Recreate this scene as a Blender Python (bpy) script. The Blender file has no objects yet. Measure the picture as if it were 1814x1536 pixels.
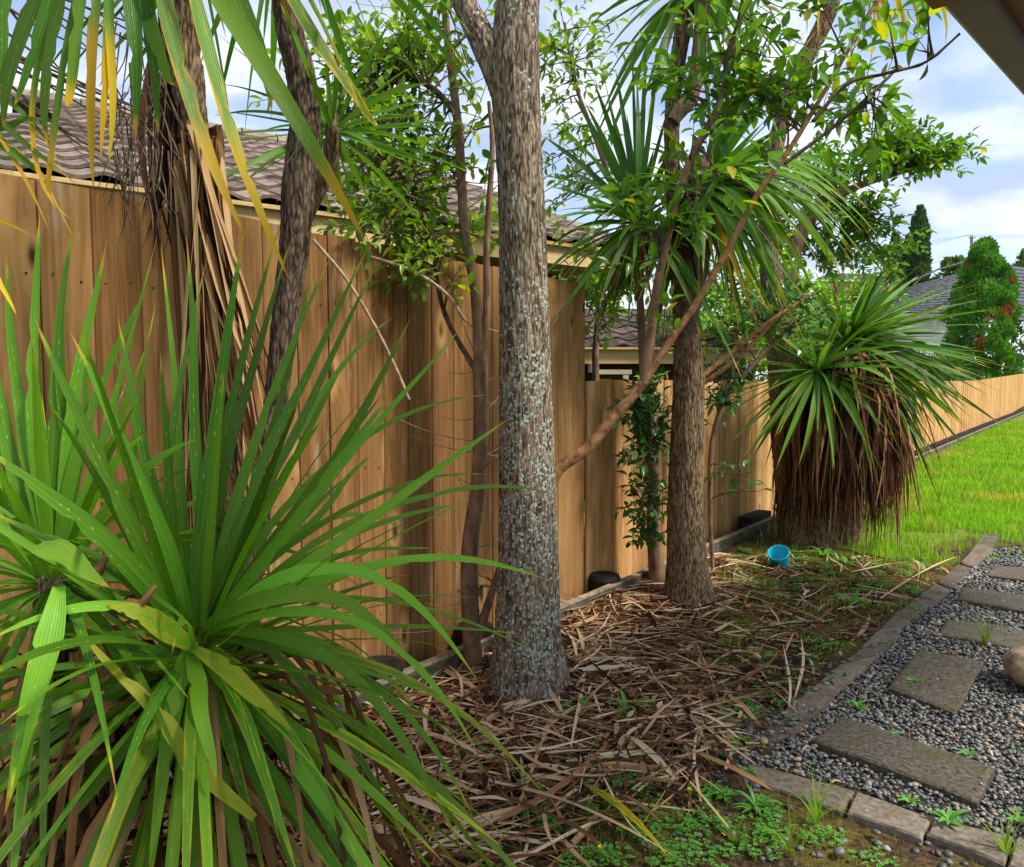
import bpy, math, random
import numpy as np
from mathutils import Vector, Matrix, noise
R = random.Random(7)
NP = np.random.RandomState(7)
sc = bpy.context.scene
col = sc.collection
rad = math.radians

# ------------------------------------------------------------------ camera
F = 1350.0; CX, CY = 907.0, 768.0; EYE = 1.38
PITCH = math.atan(92 / F)
cam_d = bpy.data.cameras.new('camera'); cam = bpy.data.objects.new('camera', cam_d); col.objects.link(cam)
cam.location = (0, 0, EYE); cam.rotation_euler = (rad(90) - PITCH, 0, 0)
cam_d.sensor_width = 36; cam_d.lens = F / 1814 * 36; cam_d.clip_start = 0.05; cam_d.clip_end = 3000
sc.camera = cam
# ------------------------------------------------------------------ light
SUN_EL, SUN_AZ = rad(52), rad(115)          # azimuth clockwise from +Y: to the right and a little behind the camera
w = bpy.data.worlds.new('World'); sc.world = w; w.use_nodes = True
nt = w.node_tree; nt.nodes.clear()
def wn(t, **k):
    n = nt.nodes.new(t)
    for a, b in k.items(): setattr(n, a, b)
    return n
sky = wn('ShaderNodeTexSky', sky_type='NISHITA', sun_disc=False, sun_elevation=SUN_EL, sun_rotation=SUN_AZ)
sky.air_density = 1.0; sky.dust_density = 0.6
skys = wn('ShaderNodeVectorMath', operation='SCALE'); skys.inputs['Scale'].default_value = 0.115
nt.links.new(sky.outputs[0], skys.inputs[0])
tc = wn('ShaderNodeTexCoord'); sep = wn('ShaderNodeSeparateXYZ'); nt.links.new(tc.outputs['Generated'], sep.inputs[0])
mx = wn('ShaderNodeMath', operation='MAXIMUM'); nt.links.new(sep.outputs[2], mx.inputs[0]); mx.inputs[1].default_value = 0.0
ad = wn('ShaderNodeMath', operation='ADD'); nt.links.new(mx.outputs[0], ad.inputs[0]); ad.inputs[1].default_value = 0.22
dv = wn('ShaderNodeVectorMath', operation='DIVIDE'); nt.links.new(tc.outputs['Generated'], dv.inputs[0])
cb = wn('ShaderNodeCombineXYZ')
for i in range(3): nt.links.new(ad.outputs[0], cb.inputs[i])
nt.links.new(cb.outputs[0], dv.inputs[1])
no = wn('ShaderNodeTexNoise'); no.inputs['Scale'].default_value = 1.7; no.inputs['Detail'].default_value = 7; no.inputs['Roughness'].default_value = 0.52; no.inputs['Distortion'].default_value = 0.4
nt.links.new(dv.outputs[0], no.inputs[0])
rp = wn('ShaderNodeValToRGB'); rp.color_ramp.elements[0].position = 0.36; rp.color_ramp.elements[1].position = 0.56
nt.links.new(no.outputs[0], rp.inputs[0])
no2 = wn('ShaderNodeTexNoise'); no2.inputs['Scale'].default_value = 3.5; no2.inputs['Detail'].default_value = 5
nt.links.new(dv.outputs[0], no2.inputs[0])
crp = wn('ShaderNodeValToRGB'); crp.color_ramp.elements[0].position = 0.35; crp.color_ramp.elements[1].position = 0.62
crp.color_ramp.elements[0].color = (0.32, 0.38, 0.54, 1); crp.color_ramp.elements[1].color = (0.60, 0.63, 0.72, 1)
nt.links.new(no2.outputs[0], crp.inputs[0])
mixs = wn('ShaderNodeMix', data_type='RGBA')
nt.links.new(rp.outputs[0], mixs.inputs[0]); nt.links.new(skys.outputs[0], mixs.inputs[6]); nt.links.new(crp.outputs[0], mixs.inputs[7])
bg = wn('ShaderNodeBackground'); bg.inputs['Strength'].default_value = 1.0
wo = wn('ShaderNodeOutputWorld'); nt.links.new(mixs.outputs[2], bg.inputs[0]); nt.links.new(bg.outputs[0], wo.inputs[0])
sd = bpy.data.lights.new('sun', 'SUN'); sd.energy = 3.1; sd.angle = rad(12); sd.color = (1, 0.955, 0.88)
so = bpy.data.objects.new('sun', sd); col.objects.link(so)
sv = Vector((math.sin(SUN_AZ) * math.cos(SUN_EL), math.cos(SUN_AZ) * math.cos(SUN_EL), math.sin(SUN_EL)))
so.rotation_euler = (-sv).to_track_quat('-Z', 'Y').to_euler(); so.location = (6, -6, 12)
sc.view_settings.view_transform = 'Standard'; sc.view_settings.look = 'None'; sc.view_settings.gamma = 1
sc.view_settings.exposure = 0.95; sc.view_settings.use_curve_mapping = False
sc.cycles.max_bounces = 8; sc.cycles.diffuse_bounces = 4; sc.cycles.transmission_bounces = 4; sc.cycles.transparent_max_bounces = 4

# ------------------------------------------------------------------ measuring from the photograph (1814 x 1536)
cp, sp = math.cos(PITCH), math.sin(PITCH)
def ray(px, py):
    u, v = (px - CX) / F, (CY - py) / F
    return Vector((u, cp + v * sp, -sp + v * cp))
def at(px, py, Y):
    d = ray(px, py); return Vector((d.x * Y / d.y, Y, EYE + d.z * Y / d.y))
def gp(px, py, z=0.0):
    d = ray(px, py); t = (z - EYE) / d.z; return Vector((d.x * t, d.y * t, z))
def proj(p):
    x, y, z = p[0], p[1], p[2] - EYE
    dep = y * cp - z * sp; up = y * sp + z * cp
    if dep < 0.01: return (-1e6, -1e6)
    return (CX + F * x / dep, CY - F * up / dep)
def inpoly(p, poly):
    x, y = p; c = False; j = len(poly) - 1
    for i in range(len(poly)):
        xi, yi = poly[i]; xj, yj = poly[j]
        if (yi > y) != (yj > y) and x < (xj - xi) * (y - yi) / (yj - yi) + xi: c = not c
        j = i
    return c
def px_m(Y): return Y / F                     # metres per photo pixel at distance Y

# ------------------------------------------------------------------ mesh helpers
def mesh_np(name, V, Q, uv=None, tint=None, smooth=True, mat=None):
    V = np.asarray(V, dtype=np.float32).reshape(-1, 3); Q = np.asarray(Q, dtype=np.int32)
    m = bpy.data.meshes.new(name); k = Q.shape[1]; nf = len(Q)
    m.vertices.add(len(V)); m.vertices.foreach_set('co', V.ravel())
    m.loops.add(nf * k); m.loops.foreach_set('vertex_index', Q.ravel())
    m.polygons.add(nf); m.polygons.foreach_set('loop_start', np.arange(0, nf * k, k, dtype=np.int32))
    m.polygons.foreach_set('loop_total', np.full(nf, k, dtype=np.int32))
    m.polygons.foreach_set('use_smooth', np.full(nf, smooth, dtype=bool))
    if uv is not None:
        l = m.uv_layers.new(name='UVMap'); l.data.foreach_set('uv', np.asarray(uv, dtype=np.float32)[Q.ravel()].ravel())
    if tint is not None:
        a = m.color_attributes.new('tint', 'FLOAT_COLOR', 'POINT')
        t = np.ones((len(V), 4), dtype=np.float32); t[:, :3] = tint; a.data.foreach_set('color', t.ravel())
    m.update(calc_edges=True); m.validate()
    if mat: m.materials.append(mat)
    return m
class Buf:
    """collects quads/tris (tris as degenerate-free separate) into one mesh"""
    def __init__(s): s.V = []; s.Q = []; s.U = []; s.T = []; s.n = 0
    def add(s, V, Q, U=None, T=(0.5, 0, 0)):
        V = np.asarray(V, dtype=np.float32); s.V.append(V); s.Q.append(np.asarray(Q, dtype=np.int32) + s.n)
        s.U.append(np.zeros((len(V), 2), dtype=np.float32) if U is None else np.asarray(U, dtype=np.float32))
        s.T.append(np.tile(np.asarray(T, dtype=np.float32), (len(V), 1)) if np.ndim(T) == 1 else np.asarray(T, dtype=np.float32))
        s.n += len(V)
    def mesh(s, name, mat, smooth=True):
        return mesh_np(name, np.concatenate(s.V), np.concatenate(s.Q), np.concatenate(s.U), np.concatenate(s.T), smooth, mat)
def link(name, mesh, parent=None, loc=None, kind=None, label=None):
    o = bpy.data.objects.new(name, mesh); col.objects.link(o)
    if loc is not None: o.location = loc
    if parent is not None:
        o.parent = parent
        if parent.parent is None: o.matrix_parent_inverse = Matrix.Translation(-Vector(parent.location))
    if kind: o['kind'] = kind
    if label: o['label'] = label
    return o
def thing(name, label, cat, loc=(0, 0, 0), group=None):
    o = bpy.data.objects.new(name, None); col.objects.link(o); o.location = loc; o.empty_display_size = 0.1
    o['label'] = label; o['category'] = cat
    if group: o['group'] = group
    return o
def tag(o, label, cat, group=None):
    o['label'] = label; o['category'] = cat
    if group: o['group'] = group
    return o
def box_arr(c, ax, ay, az):
    c, ax, ay, az = [np.array(v, dtype=float) for v in (c, ax, ay, az)]
    V = [c + sx * ax + sy * ay + sz * az for sz in (-1, 1) for sy in (-1, 1) for sx in (-1, 1)]
    Q = [(0, 2, 3, 1), (4, 5, 7, 6), (0, 1, 5, 4), (2, 6, 7, 3), (0, 4, 6, 2), (1, 3, 7, 5)]
    return V, Q
def box_mesh(name, c, ax, ay, az, mat):
    V, Q = box_arr(c, ax, ay, az); return mesh_np(name, V, Q, smooth=False, mat=mat)
def catmull(P, n):
    P = [np.array(p, dtype=float) for p in P]
    P = [2 * P[0] - P[1]] + P + [2 * P[-1] - P[-2]]; out = []
    m = len(P) - 3
    for k in range(n + 1):
        t = k / n * m; i = min(int(t), m - 1); t -= i; a, b, c, d = P[i:i + 4]
        out.append(0.5 * ((2 * b) + (c - a) * t + (2 * a - 5 * b + 4 * c - d) * t * t + (3 * b - a - 3 * c + d) * t ** 3))
    return np.array(out)
def nrm(v):
    v = np.asarray(v, dtype=float); l = math.sqrt(float((v * v).sum())); return v / l if l > 1e-9 else v
def tube_arr(C, Rr, sides, disp=None, cap=True):
    C = np.asarray(C); n = len(C); T = np.gradient(C, axis=0)
    ref = np.array([1.0, 0, 0]) if abs(nrm(T[0])[0]) < 0.8 else np.array([0, 1.0, 0])
    V = []; U = []; L = 0; a = np.arange(sides) / sides * 2 * math.pi; ca, sa = np.cos(a), np.sin(a)
    for i in range(n):
        t = nrm(T[i]); ref = nrm(ref - t * ref.dot(t)); b = np.cross(t, ref)
        if i: L += np.linalg.norm(C[i] - C[i - 1])
        r = np.full(sides, Rr[i])
        if disp: r = r + np.array([disp(ca[k], sa[k], L, i / (n - 1)) for k in range(sides)])
        V.append(C[i] + r[:, None] * (ca[:, None] * ref + sa[:, None] * b)); U.append(np.stack([np.full(sides, L), a / 6.283], 1))
    V = np.concatenate(V); U = np.concatenate(U); Q = []
    for i in range(n - 1):
        for k in range(sides):
            k2 = (k + 1) % sides; Q.append((i * sides + k, i * sides + k2, (i + 1) * sides + k2, (i + 1) * sides + k))
    return V, np.array(Q), U

# ------------------------------------------------------------------ materials
def newmat(name):
    m = bpy.data.materials.new(name); m.use_nodes = True; t = m.node_tree; t.nodes.clear()
    out = t.nodes.new('ShaderNodeOutputMaterial'); b = t.nodes.new('ShaderNodeBsdfPrincipled'); t.links.new(b.outputs[0], out.inputs[0])
    return m, t, b, out
def N(t, ty, ins=None, **k):
    n = t.nodes.new(ty)
    for a, b in k.items(): setattr(n, a, b)
    if ins:
        for a, b in ins.items():
            if hasattr(b, 'is_output') or isinstance(b, bpy.types.NodeSocket): t.links.new(b, n.inputs[a])
            else: n.inputs[a].default_value = b
    return n
def ramp(t, src, stops):
    n = t.nodes.new('ShaderNodeValToRGB'); e = n.color_ramp.elements
    while len(e) < len(stops): e.new(0.5)
    for i, (p, c) in enumerate(stops):
        e[i].position = p; e[i].color = (*c, 1) if len(c) == 3 else c
    t.links.new(src, n.inputs[0]); return n.outputs[0]
def g3(v): return (v, v, v)
def mixc(t, f, a, b, bt='MIX'):
    n = t.nodes.new('ShaderNodeMix'); n.data_type = 'RGBA'; n.blend_type = bt
    for i, s in ((0, f), (6, a), (7, b)):
        if isinstance(s, bpy.types.NodeSocket): t.links.new(s, n.inputs[i])
        else: n.inputs[i].default_value = s if not isinstance(s, tuple) or len(s) == 4 else (*s, 1)
    return n.outputs[2]
def noise_tex(t, vec, scale, detail=4, rough=0.55, dist=0.0):
    return N(t, 'ShaderNodeTexNoise', {'Vector': vec, 'Scale': scale, 'Detail': detail, 'Roughness': rough, 'Distortion': dist}).outputs[0]
def mapping(t, vec, scale=(1, 1, 1), loc=(0, 0, 0), rot=(0, 0, 0)):
    n = N(t, 'ShaderNodeMapping', {'Vector': vec, 'Scale': scale, 'Location': loc, 'Rotation': rot}); return n.outputs[0]
def bump(t, b, h, strength=0.5, dist=0.01):
    n = N(t, 'ShaderNodeBump', {'Height': h, 'Strength': strength, 'Distance': dist}); t.links.new(n.outputs[0], b.inputs['Normal']); return n
def math_n(t, op, a, b=0.0, clamp=False):
    n = t.nodes.new('ShaderNodeMath'); n.operation = op; n.use_clamp = clamp
    for i, s in ((0, a), (1, b)):
        if isinstance(s, bpy.types.NodeSocket): t.links.new(s, n.inputs[i])
        else: n.inputs[i].default_value = s
    return n.outputs[0]

def leaf_material(name, dark, light, yellow=(0.55, 0.42, 0.03), tip=(0.5, 0.22, 0.04), transl=0.35, rough=0.38, spots=0.5, broad=False):
    """tint.r: light/dark green, tint.g: how yellowed the leaf is"""
    m, t, b, out = newmat(name)
    at_ = N(t, 'ShaderNodeAttribute', attribute_name='tint'); s = N(t, 'ShaderNodeSeparateColor', {'Color': at_.outputs['Color']})
    uv = N(t, 'ShaderNodeTexCoord'); su = N(t, 'ShaderNodeSeparateXYZ', {'Vector': uv.outputs['UV']})
    oc = uv.outputs['Object']
    base = mixc(t, s.outputs[0], dark, light)
    if broad:
        vein = noise_tex(t, oc, 60, 2)
        base = mixc(t, math_n(t, 'MULTIPLY', vein, 0.35), base, light)
        mid = math_n(t, 'LESS_THAN', math_n(t, 'ABSOLUTE', math_n(t, 'SUBTRACT', su.outputs[1], 0.5)), 0.03)
        base = mixc(t, math_n(t, 'MULTIPLY', mid, 0.5), base, (0.25, 0.34, 0.08))
        yn = noise_tex(t, oc, 25, 3)
        yf = ramp(t, math_n(t, 'ADD', yn, math_n(t, 'SUBTRACT', s.outputs[1], 0.5)), [(0.5, g3(0)), (0.72, g3(1))])
        base = mixc(t, yf, base, yellow)
    else:
        sv_ = mapping(t, uv.outputs['UV'], (2.2, 26, 1)); st = noise_tex(t, sv_, 1.0, 3, 0.6)
        base = mixc(t, math_n(t, 'MULTIPLY', math_n(t, 'SUBTRACT', st, 0.42, True), 1.6, True), base, light)
        fine = noise_tex(t, mapping(t, uv.outputs['UV'], (3, 70, 1)), 1.0, 2, 0.5); base = mixc(t, math_n(t, 'MULTIPLY', math_n(t, 'SUBTRACT', fine, 0.5, True), 2.0, True), base, tuple(x * .55 for x in dark))
        yn = noise_tex(t, mapping(t, uv.outputs['UV'], (5, 3, 1)), 1.5, 4, 0.65)
        edge = math_n(t, 'MULTIPLY', math_n(t, 'ABSOLUTE', math_n(t, 'SUBTRACT', su.outputs[1], 0.5)), 0.35)
        yv = math_n(t, 'ADD', math_n(t, 'ADD', yn, math_n(t, 'MULTIPLY', s.outputs[1], 0.6)), math_n(t, 'ADD', edge, math_n(t, 'MULTIPLY', su.outputs[0], math_n(t, 'MULTIPLY', s.outputs[1], 0.25))))
        base = mixc(t, ramp(t, yv, [(0.86, g3(0)), (1.12, g3(1))]), base, yellow)
        vs = N(t, 'ShaderNodeTexVoronoi', {'Vector': mapping(t, uv.outputs['UV'], (26, 5, 1)), 'Scale': 1.0, 'Randomness': 1.0})
        sf = ramp(t, vs.outputs['Distance'], [(0.10, g3(1)), (0.2, g3(0))])
        gate = ramp(t, noise_tex(t, mapping(t, uv.outputs['UV'], (3, 2, 1), (3, 9, 0)), 1.3, 2), [(0.44, g3(0)), (0.56, g3(1))])
        base = mixc(t, math_n(t, 'MULTIPLY', math_n(t, 'MULTIPLY', sf, gate), spots), base, (0.68, 0.62, 0.12))
        lb = math_n(t, 'ADD', su.outputs[0], math_n(t, 'MULTIPLY', math_n(t, 'SUBTRACT', st, 0.5), 0.35)); bf = ramp(t, math_n(t, 'ADD', lb, s.outputs[2]), [(0.92, g3(0)), (1.12, g3(1))]); base = mixc(t, math_n(t, 'MULTIPLY', bf, math_n(t, 'GREATER_THAN', s.outputs[2], 0.01)), base, yellow)
        tf = ramp(t, math_n(t, 'ADD', su.outputs[0], math_n(t, 'MULTIPLY', s.outputs[1], 0.08)), [(0.90, g3(0)), (0.955, g3(1))])
        base = mixc(t, tf, base, yellow)
        tf2 = ramp(t, math_n(t, 'ADD', su.outputs[0], math_n(t, 'MULTIPLY', N(t, 'ShaderNodeObjectInfo').outputs['Random'], 0.04)), [(0.965, g3(0)), (0.985, g3(1))]); base = mixc(t, tf2, base, tip)
        rib = N(t, 'ShaderNodeTexWave', {'Vector': uv.outputs['UV'], 'Scale': 2.6, 'Distortion': 0.0}, bands_direction='Y').outputs['Fac']
        base = mixc(t, math_n(t, 'MULTIPLY', rib, 0.13), base, light)
        mr = math_n(t, 'LESS_THAN', math_n(t, 'ABSOLUTE', math_n(t, 'SUBTRACT', su.outputs[1], 0.5)), 0.022); base = mixc(t, math_n(t, 'MULTIPLY', mr, 0.35), base, light)
        oi = N(t, 'ShaderNodeObjectInfo'); hs = N(t, 'ShaderNodeHueSaturation', {'Hue': math_n(t, 'ADD', 0.487, math_n(t, 'MULTIPLY', oi.outputs['Random'], 0.022)), 'Saturation': 1.0, 'Value': math_n(t, 'ADD', 0.62, math_n(t, 'MULTIPLY', oi.outputs['Random'], 0.6)), 'Color': base}); base = hs.outputs[0]
        bump(t, b, math_n(t, 'ADD', st, rib), 0.35, 0.002)
    t.links.new(base, b.inputs['Base Color']); b.inputs['Roughness'].default_value = rough; b.inputs['Specular IOR Level'].default_value = 0.45 if broad else 0.24
    tr = N(t, 'ShaderNodeBsdfTranslucent'); t.links.new(mixc(t, 1.0, base, (1.5, 1.7, 0.55, 1), 'MULTIPLY'), tr.inputs[0])
    ms = N(t, 'ShaderNodeMixShader', {0: transl}); t.links.new(b.outputs[0], ms.inputs[1]); t.links.new(tr.outputs[0], ms.inputs[2])
    t.links.new(ms.outputs[0], out.inputs[0]); return m
def dead_material(name, stops, transl=0.15, rough=0.6):
    m, t, b, out = newmat(name)
    at_ = N(t, 'ShaderNodeAttribute', attribute_name='tint'); s = N(t, 'ShaderNodeSeparateColor', {'Color': at_.outputs['Color']})
    uv = N(t, 'ShaderNodeTexCoord')
    st = noise_tex(t, mapping(t, uv.outputs['UV'], (3, 14, 1)), 1.2, 4, 0.65)
    v = math_n(t, 'ADD', s.outputs[0], math_n(t, 'MULTIPLY', math_n(t, 'SUBTRACT', st, 0.5), 0.55))
    c = ramp(t, v, stops); t.links.new(c, b.inputs['Base Color']); b.inputs['Roughness'].default_value = rough; b.inputs['Specular IOR Level'].default_value = 0.12
    bump(t, b, st, 0.5, 0.003)
    tr = N(t, 'ShaderNodeBsdfTranslucent'); t.links.new(c, tr.inputs[0])
    ms = N(t, 'ShaderNodeMixShader', {0: transl}); t.links.new(b.outputs[0], ms.inputs[1]); t.links.new(tr.outputs[0], ms.inputs[2])
    t.links.new(ms.outputs[0], out.inputs[0]); return m
def bark_material(name, dark, mid, pale, lichen=0.0, scale=1.0, lz=(0, 9)):
    m, t, b, out = newmat(name)
    g = N(t, 'ShaderNodeTexCoord').outputs['Object']
    st = noise_tex(t, mapping(t, g, (58 * scale, 58 * scale, 10 * scale)), 1.0, 7, 0.72, 0.9)
    vo = N(t, 'ShaderNodeTexVoronoi', {'Vector': mapping(t, g, (74 * scale, 74 * scale, 17 * scale)), 'Scale': 1.0}, feature='DISTANCE_TO_EDGE')
    ed = ramp(t, vo.outputs[0], [(0.0, g3(0)), (0.28, g3(1))])
    h = math_n(t, 'ADD', math_n(t, 'MULTIPLY', st, 1.0), math_n(t, 'MULTIPLY', ed, 0.16))
    c = ramp(t, h, [(0.455, dark), (0.555, mid), (0.72, pale)])
    big = noise_tex(t, g, 3.0, 3); c = mixc(t, math_n(t, 'MULTIPLY', big, 0.35), c, mid)
    if lichen > 0:
        l1 = noise_tex(t, mapping(t, g, (1, 1, 0.6)), 9, 3, 0.6); l2 = N(t, 'ShaderNodeTexVoronoi', {'Vector': g, 'Scale': 70.0}).outputs['Distance']
        l3 = noise_tex(t, g, 85, 4, 0.75)
        sz = N(t, 'ShaderNodeSeparateXYZ', {'Vector': g}).outputs[2]
        zf = ramp(t, math_n(t, 'DIVIDE', sz, 2.0), [(0.0, g3(0.35)), (0.18, g3(0.8)), (0.5, g3(1)), (0.72, g3(0.75)), (0.95, g3(0.2))])
        vc = N(t, 'ShaderNodeTexVoronoi', {'Vector': N(t, 'ShaderNodeVectorMath', {0: g, 1: N(t, 'ShaderNodeVectorMath', {0: N(t, 'ShaderNodeTexNoise', {'Vector': g, 'Scale': 90.0, 'Detail': 3.0}).outputs['Color'], 'Scale': 0.014}, operation='SCALE').outputs[0]}, operation='ADD').outputs[0], 'Scale': 62.0, 'Randomness': 1.0})
        cellr = N(t, 'ShaderNodeSeparateColor', {'Color': vc.outputs['Color']}).outputs[0]
        inner = math_n(t, 'LESS_THAN', vc.outputs['Distance'], 0.42)
        lf = math_n(t, 'GREATER_THAN', math_n(t, 'ADD', math_n(t, 'MULTIPLY', cellr, 0.5), math_n(t, 'MULTIPLY', math_n(t, 'ADD', math_n(t, 'SUBTRACT', l1, 0.5), math_n(t, 'MULTIPLY', zf, 0.33)), 1.6)), 0.58)
        lf = math_n(t, 'MULTIPLY', lf, inner)
        c = mixc(t, lf, c, ramp(t, l2, [(0.1, (0.54, 0.62, 0.52)), (0.6, (0.38, 0.46, 0.37))]))
        h = math_n(t, 'ADD', h, math_n(t, 'MULTIPLY', lf, 0.25))
    t.links.new(c, b.inputs['Base Color']); b.inputs['Roughness'].default_value = 0.95; b.inputs['Specular IOR Level'].default_value = 0.08
    bump(t, b, h, 1.0, 0.012); return m
def plank_material(name, dark, mid, pale, along=(1, 1, 0.06), weather=0.3, knots=1.0):
    m, t, b, out = newmat(name)
    oi = N(t, 'ShaderNodeObjectInfo'); g = N(t, 'ShaderNodeTexCoord').outputs['Object']
    off = N(t, 'ShaderNodeCombineXYZ', {0: math_n(t, 'MULTIPLY', oi.outputs['Random'], 37.0), 1: 0.0, 2: math_n(t, 'MULTIPLY', oi.outputs['Random'], 91.0)})
    p = N(t, 'ShaderNodeVectorMath', {0: g, 1: off.outputs[0]}, operation='ADD').outputs[0]
    kv = N(t, 'ShaderNodeTexVoronoi', {'Vector': mapping(t, p, (5.5, 0.5, 2.2)), 'Scale': 1.0, 'Randomness': 1.0}); kd = kv.outputs['Distance']
    swirl = ramp(t, kd, [(0.0, g3(1)), (0.35, g3(0))])
    pp = N(t, 'ShaderNodeVectorMath', {0: mapping(t, p, along), 1: N(t, 'ShaderNodeCombineXYZ', {0: math_n(t, 'MULTIPLY', swirl, 0.05), 1: 0.0, 2: 0.0}).outputs[0]}, operation='ADD').outputs[0]
    gr = noise_tex(t, pp, 26, 4, 0.55, 1.4); fine = noise_tex(t, mapping(t, p, (1, 1, 0.02)), 140, 3, 0.6)
    v = math_n(t, 'ADD', math_n(t, 'ADD', math_n(t, 'MULTIPLY', gr, 0.55), math_n(t, 'MULTIPLY', fine, 0.34)), math_n(t, 'MULTIPLY', math_n(t, 'SUBTRACT', oi.outputs['Random'], 0.5), 0.24))
    c = ramp(t, v, [(0.26, dark), (0.48, mid), (0.72, pale)])
    if weather > 0:
        wn_ = noise_tex(t, mapping(t, p, (1.4, 1, 0.25)), 6, 5, 0.7); sc_ = noise_tex(t, mapping(t, p, (1, 1, 0.09)), 45, 4, 0.7)
        wf = ramp(t, math_n(t, 'ADD', math_n(t, 'MULTIPLY', wn_, 0.7), math_n(t, 'MULTIPLY', sc_, 0.4)), [(0.62, g3(0)), (0.70, g3(weather))])
        c = mixc(t, wf, c, (0.42, 0.36, 0.27))
        w2 = ramp(t, noise_tex(t, mapping(t, p, (1, 1, 0.35)), 5, 4, 0.6), [(0.45, g3(0)), (0.7, g3(0.6))]); c = mixc(t, w2, c, dark)
    kf = ramp(t, kd, [(0.045, g3(1)), (0.085, g3(0))])
    c = mixc(t, math_n(t, 'MULTIPLY', kf, knots), c, tuple(x * 0.45 for x in dark))
    kr = ramp(t, kd, [(0.08, g3(0)), (0.13, g3(0.8)), (0.28, g3(0))]); c = mixc(t, math_n(t, 'MULTIPLY', kr, knots), c, pale)
    t.links.new(c, b.inputs['Base Color']); b.inputs['Roughness'].default_value = 0.8; b.inputs['Specular IOR Level'].default_value = 0.08
    bump(t, b, math_n(t, 'ADD', gr, fine), 0.35, 0.003); return m
def simple(name, c1, c2, scale=20, rough=0.8, bmp=0.3, bd=0.003, stretch=(1, 1, 1), metallic=0, lo=0.35, hi=0.65, rnd=0.0, moss=None, mossf=(0.55, 0.7)):
    m, t, b, out = newmat(name)
    g = mapping(t, N(t, 'ShaderNodeTexCoord').outputs['Object'], stretch); n = noise_tex(t, g, scale, 6, 0.65)
    v = n
    if rnd: v = math_n(t, 'ADD', n, math_n(t, 'MULTIPLY', math_n(t, 'SUBTRACT', N(t, 'ShaderNodeObjectInfo').outputs['Random'], 0.5), rnd))
    c = ramp(t, v, [(lo, c1), (hi, c2)])
    if moss:
        mf = ramp(t, noise_tex(t, g, scale * 0.18, 5, 0.6), [(mossf[0], g3(0)), (mossf[1], g3(0.85))]); c = mixc(t, mf, c, moss)
    t.links.new(c, b.inputs['Base Color']); b.inputs['Roughness'].default_value = rough; b.inputs['Metallic'].default_value = metallic; b.inputs['Specular IOR Level'].default_value = .15 if rough > .6 else .5
    if bmp: bump(t, b, n, bmp, bd)
    return m

M = {}
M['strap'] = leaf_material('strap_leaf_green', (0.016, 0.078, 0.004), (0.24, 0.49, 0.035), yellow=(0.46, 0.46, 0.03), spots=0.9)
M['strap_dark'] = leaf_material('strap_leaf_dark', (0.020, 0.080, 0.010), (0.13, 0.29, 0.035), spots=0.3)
M['strap_up'] = leaf_material('strap_leaf_hanging', (0.03, 0.11, 0.012), (0.19, 0.36, 0.035), yellow=(0.66, 0.40, 0.015), spots=0.5, transl=0.45)
M['broad'] = leaf_material('broad_leaf_green', (0.018, 0.072, 0.009), (0.15, 0.30, 0.022), yellow=(0.45, 0.42, 0.02), broad=True, transl=0.45, rough=0.32)
M['broad_dark'] = leaf_material('broad_leaf_dark', (0.018, 0.075, 0.02), (0.07, 0.19, 0.04), broad=True, transl=0.3, rough=0.28)
M['broad_pale'] = leaf_material('broad_leaf_pale', (0.07, 0.2, 0.02), (0.24, 0.42, 0.05), yellow=(0.55, 0.5, 0.03), broad=True, transl=0.45, rough=0.4)
M['broad_airy'] = leaf_material('broad_leaf_airy', (0.03, 0.10, 0.008), (0.24, 0.38, 0.03), yellow=(0.5, 0.45, 0.02), broad=True, transl=0.45, rough=0.34)
M['dead_hang'] = dead_material('dead_strap_hanging', [(0.15, (0.03, 0.012, 0.006)), (0.4, (0.16, 0.07, 0.028)), (0.65, (0.38, 0.195, 0.08)), (0.9, (0.58, 0.38, 0.18))])
M['dead_skirt'] = dead_material('dead_strap_skirt', [(0.15, (0.022, 0.010, 0.006)), (0.42, (0.115, 0.043, 0.018)), (0.66, (0.25, 0.11, 0.048)), (0.95, (0.46, 0.27, 0.13))])
M['litter'] = dead_material('dead_strap_litter', [(0.1, (0.04, 0.014, 0.008)), (0.33, (0.17, 0.065, 0.027)), (0.53, (0.39, 0.19, 0.08)), (0.70, (0.62, 0.39, 0.19)), (0.92, (0.82, 0.63, 0.38))], transl=0.08)
M['bark'] = bark_material('corky_bark', (0.028, 0.020, 0.013), (0.19, 0.138, 0.09), (0.46, 0.37, 0.265), lichen=1.1)
M['bark3'] = bark_material('corky_bark_plain', (0.026, 0.015, 0.008), (0.15, 0.095, 0.052), (0.38, 0.27, 0.16), scale=1.0)
M['bark_left'] = bark_material('rough_dark_bark', (0.022, 0.015, 0.010), (0.10, 0.068, 0.045), (0.27, 0.20, 0.14), lichen=0.0)
M['stem'] = simple('smooth_brown_stem', (0.13, 0.07, 0.04), (0.33, 0.20, 0.12), 25, 0.75, 0.4, 0.004, (1, 1, 0.4))
M['branch'] = simple('orange_brown_branch', (0.15, 0.06, 0.022), (0.46, 0.25, 0.11), 26, 0.7, 0.4, 0.004, (1, 1, 1))
M['twig'] = simple('thin_twig', (0.05, 0.03, 0.02), (0.18, 0.12, 0.08), 30, 0.8, 0.2)
M['twig_tan'] = simple('tan_twig', (0.22, 0.14, 0.08), (0.42, 0.30, 0.19), 30, 0.8, 0.2)
M['plank_tall'] = plank_material('treated_pine_plank_weathered_shaded', (0.145, 0.068, 0.023), (0.30, 0.155, 0.054), (0.43, 0.25, 0.095), weather=0.45)  # tree shade painted into the browns; the scuffs and streaks are real weathering
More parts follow.
